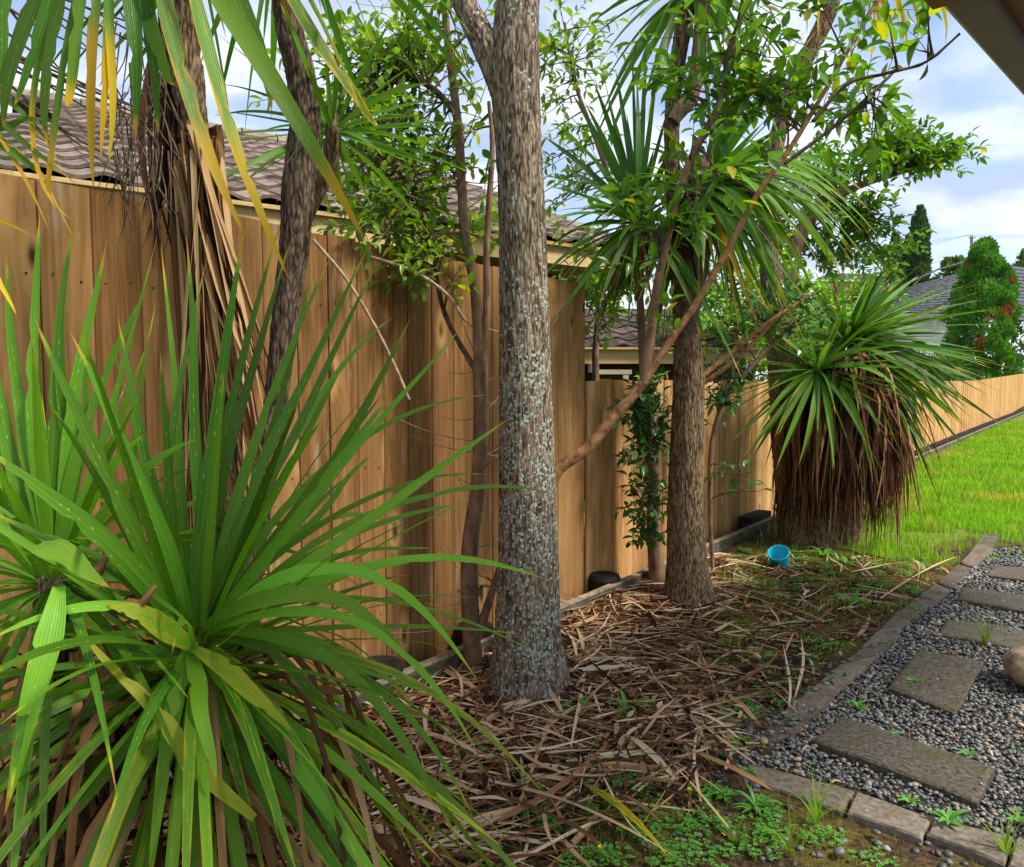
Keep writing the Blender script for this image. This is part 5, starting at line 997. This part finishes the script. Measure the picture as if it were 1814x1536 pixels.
spray_tree('cypress', 'tallest narrow dark cypress with a thin pointed top', 'tree', 1622, 372, 560, 56, 32, [(0, 1), (.4, .95), (.75, .85), (.9, .5), (1, .06)], M['cypress'], 6000, .27, 5, lump=.12, group='narrow cypresses')
spray_tree('cypress', 'shorter cypress left of the pair, broadening at its foot', 'tree', 1580, 420, 560, 56, 30, [(0, 1.5), (.3, 1.1), (.6, .7), (1, .1)], M['cypress'], 4500, .27, 6, lump=.3, group='narrow cypresses')
spray_tree('cypress', 'slim middle cypress between the tall and the broad one', 'tree', 1602, 422, 560, 57, 22, [(0, 1.7), (.35, 1.1), (.5, .7), (.8, .7), (1, .1)], M['cypress'], 3800, .2, 7, lump=.25, group='narrow cypresses')
spray_tree('roadside_tree', 'yellow-green tree top showing over the grey roof ridge', 'tree', 1690, 462, 560, 60, 70, [(0, 1), (.6, .9), (1, .3)], M['hedge'], 2500, .38, 8, yel=(0, .2), lump=.4)
s6 = thing('spiky_garden_shrub', 'low dark spiky shrub behind the pale fence in front of the white wall', 'shrub', at(1640, 690, 19)); B_ = Buf()
for k in range(7): fill_crown(s6, at(1600 + k * 15, 665 - R.uniform(0, 16), 19 + R.uniform(-.4, .4)), 60, (.4, .85), .04, (5, 95), M['strap_dark'], (.0, .3), seed=90 + k, buf=B_, npts=5)
link('leaves', B_.mesh('leaves', M['strap_dark']), s6, kind='stuff')
spray_tree('garden_bush', 'low green bush along the far fence below the conifer', 'bush', 1590, 640, 700, 20, 170, [(0, 1), (.6, .9), (1, .5)], M['conifer'], 2600, .16, 9, lump=.3)
# power pole
YP = 78; pl = thing('power_pole', 'grey power pole with a short crossarm above the roofs', 'utility pole', at(1721, 700, YP))
V, Qd, U = tube_arr([at(1721, 700, YP), at(1721, 417, YP)], [.15, .13], 10); link('pole', mesh_np('pole', V, Qd, U, mat=M['metal_pole']), pl)
link('crossarm', box_mesh('crossarm', at(1722, 421, YP - .2), (.32, 0, 0), (0, .06, 0), (0, 0, .05), M['metal_pole']), pl)
for dx in (-5, 0, 5):
    V, Qd, U = tube_arr([at(1721 + dx, 419, YP - .2), at(1721 + dx, 416, YP - .2)], [.05, .04], 8); link('insulator', mesh_np('insulator', V, Qd, U, mat=M['white']), pl)
def wire(lab, a, m_, b_, r_=.012):
    V, Qd, U = tube_arr(through(a, m_, b_, 24), [r_] * 24, 5); tag(link('power_wire', mesh_np('power_wire', V, Qd, U, mat=M['black'])), lab, 'wire', 'overhead wires')
for i, dy in enumerate((0, 4, 9)):
    wire(['uppermost', 'middle', 'lowest'][i] + ' wire running down left from the power pole', at(1717 + i * 3, 416, YP), at(1620, 432 + dy, YP + 5), at(1500, 455 + dy * 2, YP + 10))
for i, dy in enumerate((0, 4)):
    wire(['upper', 'lower'][i] + ' wire running right from the power pole', at(1723, 416 + dy / 2, YP), at(1800, 416 + dy, YP - 8), at(1990, 412 + dy, YP - 20))
wire('thin wire low above the grey roof ridge', at(1560, 490, 50), at(1640, 470, 50), at(1705, 452, 50))

# ------------------------------------------------------------------ own eave, top right
ez = 2.42
h0, h1 = on_z(1600, -75, ez), on_z(1814, 165, ez); ed = (h1 - h0).normalized(); ein = Vector((ed.y, -ed.x, 0)); h0 = h0 - ed * 1.2; h1 = h1 + ed * 3
ev = thing('house_eave', 'dark grey and maroon eave of the near house poking into the top right corner', 'eave', (h1.x, h1.y, ez))
slab('edge_trim', ev, [h0 - ein * .006, h1 - ein * .006, h1 - ein * .006 + Vector((0, 0, .02)), h0 - ein * .006 + Vector((0, 0, .02))], ein * .006, M['white'])
def es(name, a, b, z0, th, mat): slab(name, ev, [h0 + ein * a + Vector((0, 0, z0)), h1 + ein * a + Vector((0, 0, z0)), h1 + ein * b + Vector((0, 0, z0)), h0 + ein * b + Vector((0, 0, z0))], Vector((0, 0, th)), mat)
es('fascia', 0, .085, 0, .16, M['soffit_dark']); es('soffit_lining', .087, .17, .05, .02, M['maroon']); es('soffit_bead', .172, .18, .03, .06, M['white']); es('soffit', .182, 1.0, .06, .02, M['soffit_dark'])
es('roof_edge', -.05, 1.5, .19, .03, M['tile_grey'])
cb0 = on_z(1640, -4, ez); slab('cross_beam', ev, [cb0 - ed * .05 + ein * .0 + Vector((0, 0, -.012)), cb0 + ed * .06 + Vector((0, 0, -.012)), cb0 + ed * .10 + ein * .5 + Vector((0, 0, -.012)), cb0 - ed * .01 + ein * .5 + Vector((0, 0, -.012))], Vector((0, 0, .01)), M['maroon'])

# ------------------------------------------------------------------ turquoise pot
q = gp(1384, 1001, .02); ax = Vector((-.42, -.55, 1)).normalized(); rot = ax.to_track_quat('Z', 'Y').to_matrix().to_4x4()
pot = thing('plastic_pot', 'turquoise plastic pot lying tilted at the foot of the skirted cabbage tree', 'pot', q + Vector((0, 0, -.02)))
k_ = 6.3 / 1350 * .5
rim = 19.0 * q.y / F; hh = 33 * q.y / F
prof = [(.001, 0), (rim * .74, 0), (rim * .78, hh * .05), (rim * .93, hh * .80), (rim * .97, hh * .82), (rim * 1.0, hh * .98), (rim * .97, hh), (rim * .93, hh * .98), (rim * .9, hh * .8), (rim * .72, hh * .08), (.001, hh * .07)]
V = []; Qs = []; ns = 40
for r_, z in prof:
    for i in range(ns): a = i / ns * 6.28318; V.append(tuple((Matrix.Translation(q) @ rot) @ Vector((r_ * math.cos(a), r_ * math.sin(a), z))))
for j in range(len(prof) - 1):
    for i in range(ns): Qs.append((j * ns + i, j * ns + (i + 1) % ns, (j + 1) * ns + (i + 1) % ns, (j + 1) * ns + i))
link('cup', mesh_np('cup', V, Qs, mat=M['pot']), pot)

# ------------------------------------------------------------------ leaf litter, weeds, grass
LIT = [(430, 1340), (700, 1215), (1000, 1100), (1140, 1035), (1260, 1000), (1400, 985), (1700, 1000), (1620, 1050), (1480, 1170), (1380, 1260), (1310, 1340), (1240, 1400), (1120, 1470), (1000, 1560), (900, 1750), (100, 1900), (-200, 1650)]
def straps(n, Lr, Wr, name, zlift, dens, tr=(0, 1), seed=5, curl=.12):
    rr = random.Random(seed); B_ = Buf(); c_ = 0; tries = 0
    while c_ < n and tries < n * 30:
        tries += 1; x, y = rr.uniform(-1.6, 3.2), rr.uniform(1.2, 7.0); p = proj((x, y, 0))
        if not inpoly(p, LIT): continue
        if rr.random() > dens(p, x, y): continue
        c_ += 1; l = rr.uniform(*Lr) * (rr.random() * .6 + .4); a = rr.gauss(.25, .75) if rr.random() < .6 else rr.uniform(0, 3.14)
        a += .9 * noise.noise(Vector((x * 2, y * 2, 1))); d = np.array([math.cos(a), math.sin(a), 0]); pe = np.array([-d[1], d[0], 0]); z0 = gh(x, y) + rr.random() ** 1.3 * zlift + .004; kk = rr.gauss(0, curl) * l; c0 = np.array([x, y, z0]); tl = rr.gauss(0, .05) * l
        C = catmull([c0 - d * l / 2 + np.array([0, 0, -abs(tl) * .5]), c0 - d * l * .17 + pe * kk + np.array([0, 0, rr.uniform(0, .012)]), c0 + d * l * .17 + pe * kk + np.array([0, 0, rr.uniform(0, .012)]), c0 + d * l / 2 + np.array([0, 0, tl])], 7)
        C[:, 2] = np.maximum(C[:, 2], gh(x, y) + .003)
        V, Q_, U = strap(C, rr.uniform(*Wr) * (2.0 if rr.random() < .16 else 1), np.array([rr.gauss(0, .25), rr.gauss(0, .25), 1]), rr.gauss(0, .6), rr.uniform(-.1, .5), 'dead', rr.uniform(0, 6)); B_.add(V, Q_, U, (rr.uniform(*tr), 0, 0))
    print(name, c_); link(name, B_.mesh(name, M['litter']), kind='stuff')
def dens1(p, x, y):
    v = .9
    if p[0] > 1250: v = .36
    if p[0] > 1330: v = .22
    if p[0] > 1420: v = .13
    if p[1] > 1400 and p[0] > 850: v = .34
    if p[1] > 1450 and p[0] > 1000: v = .12
    if p[0] + p[1] * .9 > 2480: v *= .5
    return v
straps(5200, (.15, .85), (.004, .014), 'fallen_strap_leaves', .036, dens1, (.05, 1.0), 5, .045)
straps(4200, (.02, .13), (.003, .012), 'leaf_crumbs', .02, lambda p, x, y: 1 if p[0] < 1280 else .7, (0, .6), 6, .2)
LIT_KEEP = LIT
LIT = [(1290, 1290), (1640, 1010), (1860, 960), (1900, 1600), (1300, 1380)]
straps(170, (.03, .13), (.002, .008), 'path_leaf_bits', .012, lambda p, x, y: 1, (.3, 1), 8, .2)
LIT = LIT_KEEP
pb_ = Buf()
for k in range(26):
    px, py = R.uniform(1380, 1814), R.uniform(1040, 1480)
    if not inpoly((px, py), GRAVEL): continue
    q = gp(px, py); n_ = R.randrange(4, 9); l_ = R.uniform(.015, .045)
    for j in range(n_):
        a = j * 2.4; h = np.array([math.cos(a), math.sin(a), 0]); c0 = np.array([q.x, q.y, .012]); C = bez(c0, c0 + h * l_ * .4 + np.array([0, 0, l_ * .5]), c0 + h * l_ + np.array([0, 0, l_ * .3]), 5); V, Q_, U = strap(C, l_ * .28, (0, 0, 1), .2, .2); pb_.add(V, Q_, U, (R.uniform(.4, 1), 0, 0))
link('path_seedlings', pb_.mesh('path_seedlings', M['clover']), kind='stuff')
tw_ = Buf(); rt = random.Random(33)
for k in range(130):
    px, py = rt.uniform(650, 1640), rt.uniform(1010, 1500)
    if not inpoly((px, py), LIT): continue
    q = gp(px, py); a = rt.uniform(0, 6.28); l_ = rt.uniform(.05, .3); d_ = Vector((math.cos(a), math.sin(a), 0)); z_ = gh(q.x, q.y) + rt.uniform(.01, .06)
    V, Qd, U = tube_arr(catmull([(q.x, q.y, z_), (q.x + d_.x * l_ * .5 + rt.gauss(0, .012), q.y + d_.y * l_ * .5 + rt.gauss(0, .012), z_ + rt.uniform(0, .02)), (q.x + d_.x * l_, q.y + d_.y * l_, z_ - .005)], 7), np.linspace(.0028, .0012, 8), 5); tw_.add(V, Qd, U)
link('fallen_twigs', tw_.mesh('fallen_twigs', M['twig']), kind='stuff')
# named long fallen fronds on top
FR = [((1210, 1325), (1300, 1362), (1370, 1402), .022, .55, 'bundled long brown leaf reaching over the corner edging block'), ((700, 1290), (790, 1310), (850, 1340), .03, .75, ''), ((860, 1400), (1000, 1455), (1060, 1500), .014, .3, ''), ((660, 1400), (740, 1420), (830, 1460), .022, .85, ''), ((905, 1395), (1030, 1430), (1200, 1520), .013, .7, ''),
      ((1400, 1045), (1560, 1022), (1690, 1040), .018, .3, ''), ((1330, 1090), (1420, 1120), (1540, 1090), .012, .25, ''), ((1560, 1060), (1640, 1010), (1700, 985), .014, .75, ''), ((1000, 1105), (1150, 1150), (1420, 1150), .02, .4, ''), ((1180, 1235), (1300, 1210), (1390, 1150), .016, .35, ''), ((1040, 1220), (1180, 1190), (1330, 1180), .016, .5, ''), ((900, 1310), (1000, 1370), (1130, 1360), .018, .7, ''), ((940, 1120), (1020, 1145), (1120, 1180), .02, .55, ''), ((1020, 1080), (1130, 1085), (1230, 1110), .014, .75, '')]
names = ['bundled long brown leaf reaching over the corner of the path edging', 'wide tan fallen leaf on the litter left of the lichened trunk foot', 'thin dark fallen leaf among clover at the bottom', 'pale tan fallen leaf close under the big spiky plant', 'long thin tan leaf lying across the clover', 'long reddish frond lying across toward the far edging blocks', 'thin dark arched frond on the bare soil before the edging', 'pale straw frond near the far end of the edging', 'long brown leaf sweeping from the sleeper past the corky trunk foot', 'reddish-brown leaf pointing at the middle edging blocks', 'brown leaf between the lichened trunk foot and the edging', 'tan leaf in front of the lichened trunk foot', 'brown leaf right beside the lichened trunk foot', 'pale leaf on the litter before the corky trunk foot']
for (a, m_, b_, W, g_, _), lab in zip(FR, names):
    C = through(gp(*a, .035), gp(*m_, .06), gp(*b_, .04), 14); V, Q_, U = strap(C, W, (0, -.3, 1), R.uniform(-.6, .6), .35, 'dead', 1); tag(link('fallen_leaf', mesh_np('fallen_leaf', V, Q_, U, np.array([g_, 0, 0.]), True, M['litter'])), lab, 'fallen leaf', 'long fallen leaves on the litter')
C = through(gp(1045, 1395, .05), gp(1110, 1440, .05), gp(1190, 1525, .03), 14); V, Q_, U = strap(C, .035, (0, -.2, 1), .3, .25, 'leaf'); tag(link('fallen_leaf', mesh_np('fallen_leaf', V, Q_, U, np.array([.8, .55, 0.]), True, M['strap_up'])), 'fallen strap leaf still green and yellow, lying in the clover', 'fallen leaf')
C = through(gp(1255, 1075, .04), gp(1330, 1110, .05), gp(1385, 1150, .03), 12); V, Q_, U = strap(C, .03, (0, -.2, 1), .3, .25, 'leaf'); tag(link('fallen_leaf', mesh_np('fallen_leaf', V, Q_, U, np.array([.6, .2, 0.]), True, M['strap_up'])), 'green strap leaf fallen beside the corky trunk foot', 'fallen leaf')
# broad curled dead leaves
bd = Buf(); T_ = [leaf_template(.5, c_, f_) for c_, f_ in ((.3, .5), (.6, .2), (-.3, .4))]; rr = random.Random(15)
for k in range(420):
    px, py = (rr.gauss(1180, 60), rr.gauss(1260, 40)) if k % 4 == 0 else (rr.uniform(700, 1600), rr.uniform(1040, 1420))
    if not inpoly((px, py), LIT): continue
    q = gp(px, py); a = rr.uniform(0, 6.28); Rm = Matrix.Rotation(a, 3, 'Z') @ Matrix.Rotation(rr.gauss(0, .5), 3, 'X') @ Matrix.Rotation(rr.gauss(0, .6), 3, 'Y'); T = T_[k % 3]; bd.add(T[0] @ (np.array(Rm) * rr.uniform(.025, .055)).T + np.array([q.x, q.y, gh(q.x, q.y) + rr.uniform(.015, .05)]), T[1], T[2], (rr.random() ** 1.6 * .8, 0, 0))
link('fallen_broad_leaves', bd.mesh('fallen_broad_leaves', M['litter']), kind='stuff')
# clover and low weeds
cl = Buf(); rr = random.Random(17); CT = leaf_template(.95, .1, .08)
def clover_at(x, y, s_, h_):
    for k in range(3):
        a = rr.uniform(0, .4) + k * 2.094; Rm = Matrix.Rotation(a, 3, 'Z') @ Matrix.Rotation(rr.gauss(.1, .2), 3, 'X'); cl.add(CT[0] @ (np.array(Rm) * s_).T + np.array([x, y, gh(x, y) + h_]), CT[1], CT[2], (tin, rr.uniform(0, .2), 0))
cen = []
for k in range(120):
    px, py = rr.uniform(820, 1850), rr.uniform(1395, 1640)
    if py < 1400 + (px - 1350) * .32 + 30 and px > 1300: continue
    cen.append((px, py, rr.uniform(.02, .07)))
for k in range(60): cen.append((rr.uniform(900, 1330), rr.uniform(1330, 1480), rr.uniform(.015, .04)))
for k in range(150): cen.append((rr.uniform(1150, 1650), rr.uniform(1020, 1300), rr.uniform(.01, .035)))
for k in range(50): cen.append((rr.uniform(950, 1320), rr.uniform(1180, 1420), rr.uniform(.01, .03)))
for k in range(90): cen.append((rr.uniform(1280, 1640), rr.uniform(985, 1060), rr.uniform(.02, .06)))
cen += [(1250, 1465, .07), (1225, 1475, .05), (1340, 1440, .06), (1345, 1470, .06)]
for px, py, r_ in cen:
    if inpoly((px, py), GRAVEL): continue
    q = gp(px, py)
    for _ in range(int(38 * r_ / .05)):
        a, r2 = rr.uniform(0, 6.28), r_ * math.sqrt(rr.random()); tin = rr.uniform(.2, 1); clover_at(q.x + r2 * math.cos(a), q.y + r2 * math.sin(a), rr.uniform(.005, .010) * (1.0 if q.y < 3 else 1.5), rr.uniform(.008, .03))
link('clover', cl.mesh('clover', M['clover']), kind='stuff')
def rosette_weed(px, py, n, l, W, lab, mat='clover', up=.5, z=.005, ylo=0, name='weed', cat='weed', grp='small weeds'):
    q = gp(px, py); B_ = Buf()
    for k in range(n):
        a = k * 2.4 + R.gauss(0, .2); ll = l * R.uniform(.6, 1.1); h = np.array([math.cos(a), math.sin(a), 0]); c0 = np.array([q.x, q.y, gh(q.x, q.y) + z]); u_ = up * R.uniform(.5, 1.4); C = bez(c0, c0 + h * ll * .4 + np.array([0, 0, ll * u_]), c0 + h * ll + np.array([0, 0, ll * u_ * .6]), 7)
        V, Q_, U = strap(C, W * R.uniform(.7, 1.1), (0, 0, 1) - h * .3, R.uniform(-.3, .3), .2, 'leaf' if W > .006 else 'grass'); B_.add(V, Q_, U, (R.uniform(.3, 1), ylo, 0))
    tag(link(name, B_.mesh(name, M[mat])), lab, cat, grp)
rosette_weed(1745, 1150, 22, .16, .006, 'tall grass tuft growing in pebbles before a slab', 'grass', 1.5, name='grass_tuft', cat='grass tuft', grp='grass tufts')
rosette_weed(1445, 1462, 20, .13, .005, 'grass tuft on the moss below the first front edging block', 'grass', 1.2, name='grass_tuft', cat='grass tuft', grp='grass tufts')
rosette_weed(1300, 1500, 14, .10, .005, 'small grass tuft on the moss left of the front edging', 'grass', 1.2, name='grass_tuft', cat='grass tuft', grp='grass tufts')
rosette_weed(1400, 1520, 14, .10, .005, 'small grass tuft at the bottom below the front edging', 'grass', 1.2, name='grass_tuft', cat='grass tuft', grp='grass tufts')
rosette_weed(1780, 1520, 14, .12, .006, 'grass tuft against the last edging block at the bottom', 'grass', 1.4, name='grass_tuft', cat='grass tuft', grp='grass tufts')
rosette_weed(1512, 1075, 12, .12, .028, 'leafy broad-bladed weed on bare soil left of the edging row', up=.7)
rosette_weed(1465, 1148, 10, .09, .02, 'low leafy weed just left of the middle edging blocks', up=.4)
rosette_weed(1706, 1412, 8, .05, .026, 'small clover-like seedling in the pebbles by the long slab corner', up=.3)
rosette_weed(1520, 1250, 12, .06, .014, 'dark green weed in pebbles above the long slab', up=.5)
rosette_weed(1340, 1440, 18, .09, .014, 'feathery bright weed on moss left of the front edging', up=.6)
rosette_weed(1282, 1418, 16, .06, .012, 'small pale rosette weed on the moss near the corner block', up=.4)
rosette_weed(1020, 1275, 12, .10, .016, 'green weed at the foot of the lichened trunk', up=.6)
rosette_weed(1110, 1275, 10, .12, .022, 'broad-leaved weed among brown leaves right of the lichened trunk', up=.6)
rosette_weed(1500, 1002, 10, .15, .03, 'leafy bright weed between the pot and the edging', up=.3)
rosette_weed(1460, 992, 10, .15, .035, 'bright leafy weed just right of the turquoise pot', up=.5)
rosette_weed(1680, 1473, 9, .07, .02, 'weed sprouting over the third front edging block', up=.4, z=.04)
for (px, py, lab) in ((1326, 1076, 'dandelion beside the corky trunk foot'), (1082, 1362, 'dandelion in the clover below the lichened trunk'), (1063, 1502, 'dandelion at the very bottom in the clover'), (1102, 1465, 'dandelion near the half-green fallen leaf'), (1222, 1400, 'tiny yellow flower near the corner edging')):
    z = .05; q = gp(px, py, z); th_ = thing('dandelion', 'yellow ' + lab, 'flower', (q.x, q.y, 0), 'dandelions'); V, Qd, U = tube_arr([(q.x, q.y, 0), (q.x, q.y, z)], [.0015, .0012], 6); link('stalk', mesh_np('stalk', V, Qd, U, tint=(.6, 0, 0), mat=M['clover']), th_)
    B_ = Buf(); T_ = leaf_template(.35, -.1, .1)
    for k in range(22):
        Rm = Matrix.Rotation(k * 2.4, 3, 'Z') @ Matrix.Rotation(.2 + .5 * (k % 3) / 2, 3, 'X'); B_.add(T_[0] @ (np.array(Rm) * .012 * q.y / 2.6).T + np.array([q.x, q.y, z]), T_[1], T_[2])
    link('flower_head', B_.mesh('flower_head', M['dandelion']), th_)
# round green fallen leaf pair near (1300,1170)
for (px, py, s_, a, lab) in ((1290, 1172, .11, .4, 'dark green broad leaf curled on the brown litter'), (1352, 1163, .09, -1.4, 'pale green flat leaf lying beside the dark curled one')):
    q = gp(px, py, .045); Tn = leaf_template(.6, .25, .35); Rm = Matrix.Rotation(a, 3, 'Z') @ Matrix.Rotation(.2, 3, 'Y'); V = Tn[0] @ (np.array(Rm) * s_).T + np.array(q); tag(link('broad_fallen_leaf', mesh_np('broad_fallen_leaf', V, Tn[1], Tn[2], np.array([.9 if s_ < .1 else .2, .1, 0]), True, M['broad'])), lab, 'fallen leaf')
# lawn
def blades(name, n, test, xr, yr, hr, wr, seed, tr=(0.1, 1), yel=(0, .4), lean=.5, scaleY=True, power=1.0):
    rs = np.random.RandomState(seed); Vs = []; Ts = []; cnt = 0
    import itertools
    while cnt < n:
        x = xr[0] + (xr[1] - xr[0]) * R.random(); y = yr[0] + (yr[1] - yr[0]) * R.random() ** power
        if not test(proj((x, y, 0)), x, y):
            cnt += .05; continue
        cnt += 1; z = gh(x, y); k = 1 + (.10 * y if scaleY else 0); h = R.uniform(*hr) * (.8 + .7 * noise.noise(Vector((x * 2.2, y * 2.2, 0)))) * (1.6 if R.random() < .04 else 1) ; w_ = R.uniform(*wr) * k; a = R.uniform(0, 6.283); l = R.random() * lean * h; dx, dy = math.cos(a) * l, math.sin(a) * l; b_ = R.uniform(0, 6.283); wx, wy = math.cos(b_) * w_ / 2, math.sin(b_) * w_ / 2
        Vs.append([(x - wx, y - wy, z - .01), (x + wx, y + wy, z - .01), (x + wx * .8 + dx * .35, y + wy * .8 + dy * .35, z + h * .6), (x - wx * .8 + dx * .35, y - wy * .8 + dy * .35, z + h * .6), (x + dx, y + dy, z + h), (x + dx + wx * .1, y + dy + wy * .1, z + h)])
        pn_ = noise.noise(Vector((x * 1.3, y * 1.3, 9))) + .6 * noise.noise(Vector((x * 4, y * 4, 2))); c_ = (min(1, max(0, R.uniform(*tr) + .55 * pn_)), R.uniform(*yel) + max(0, -pn_) * .8, 0); Ts.append([c_] * 6)
    nb = len(Vs); V = np.array(Vs).reshape(-1, 3); q0 = np.array([[0, 1, 2, 3], [3, 2, 5, 4]]); Qs = (q0[None] + (np.arange(nb) * 6)[:, None, None]).reshape(-1, 4); U = np.tile(np.array([(0, .2), (0, .8), (.6, .8), (.6, .2), (.8, .5), (.8, .5)]), (nb, 1)); print(name, nb)
    link(name, mesh_np(name, V, Qs, U, np.array(Ts).reshape(-1, 3), False, M['grass']), kind='stuff')
def lawn_t(p, x, y):
    if p[0] < 1340 or p[0] > 1900 or p[1] > 1000: return False
    if p[0] < 1545 and p[1] > 880 and R.random() > .22: return False
    if (x - A1.x) * FN.x + (y - A1.y) * FN.y < .06: return False
    if y < 8 and any(inside_world((x, y), W) for W in SLW): return False
    if p[1] > 930 and p[0] > 1690 and p[1] > 950 + (p[0] - 1740) * .3: return R.random() < .1
    lim = 945 if p[0] > 1560 else 985
    return p[1] < lim or R.random() < .35
blades('lawn_grass', 52000, lawn_t, (1.8, 17), (4.8, 26), (.05, .12), (.004, .008), 3, power=1.6)
def soil_t(p, x, y): return inpoly(p, [(1200, 1020), (1500, 975), (1740, 960), (1640, 1040), (1420, 1220), (1300, 1180)]) and noise.noise(Vector((x * 4, y * 4, 3))) > -.05
blades('sparse_grass', 6500, soil_t, (.8, 4.5), (2.8, 6.6), (.02, .06), (.002, .004), 4, tr=(.1, .8), yel=(.1, .7), scaleY=False, lean=1.0)
blades('moss_grass', 1500, lambda p, x, y: inpoly(p, [(850, 1440), (1300, 1390), (1480, 1450), (1780, 1540), (1850, 1700), (850, 1700)]), (-.2, 1.6), (1.7, 2.6), (.012, .05), (.0015, .003), 5, tr=(.1, .9), yel=(.2, .8), scaleY=False, lean=1.3)
print('OBJECTS', len(bpy.data.objects), 'TRIS', sum(len(o.data.loops) - 2 * len(o.data.polygons) for o in bpy.data.objects if o.type == 'MESH'))
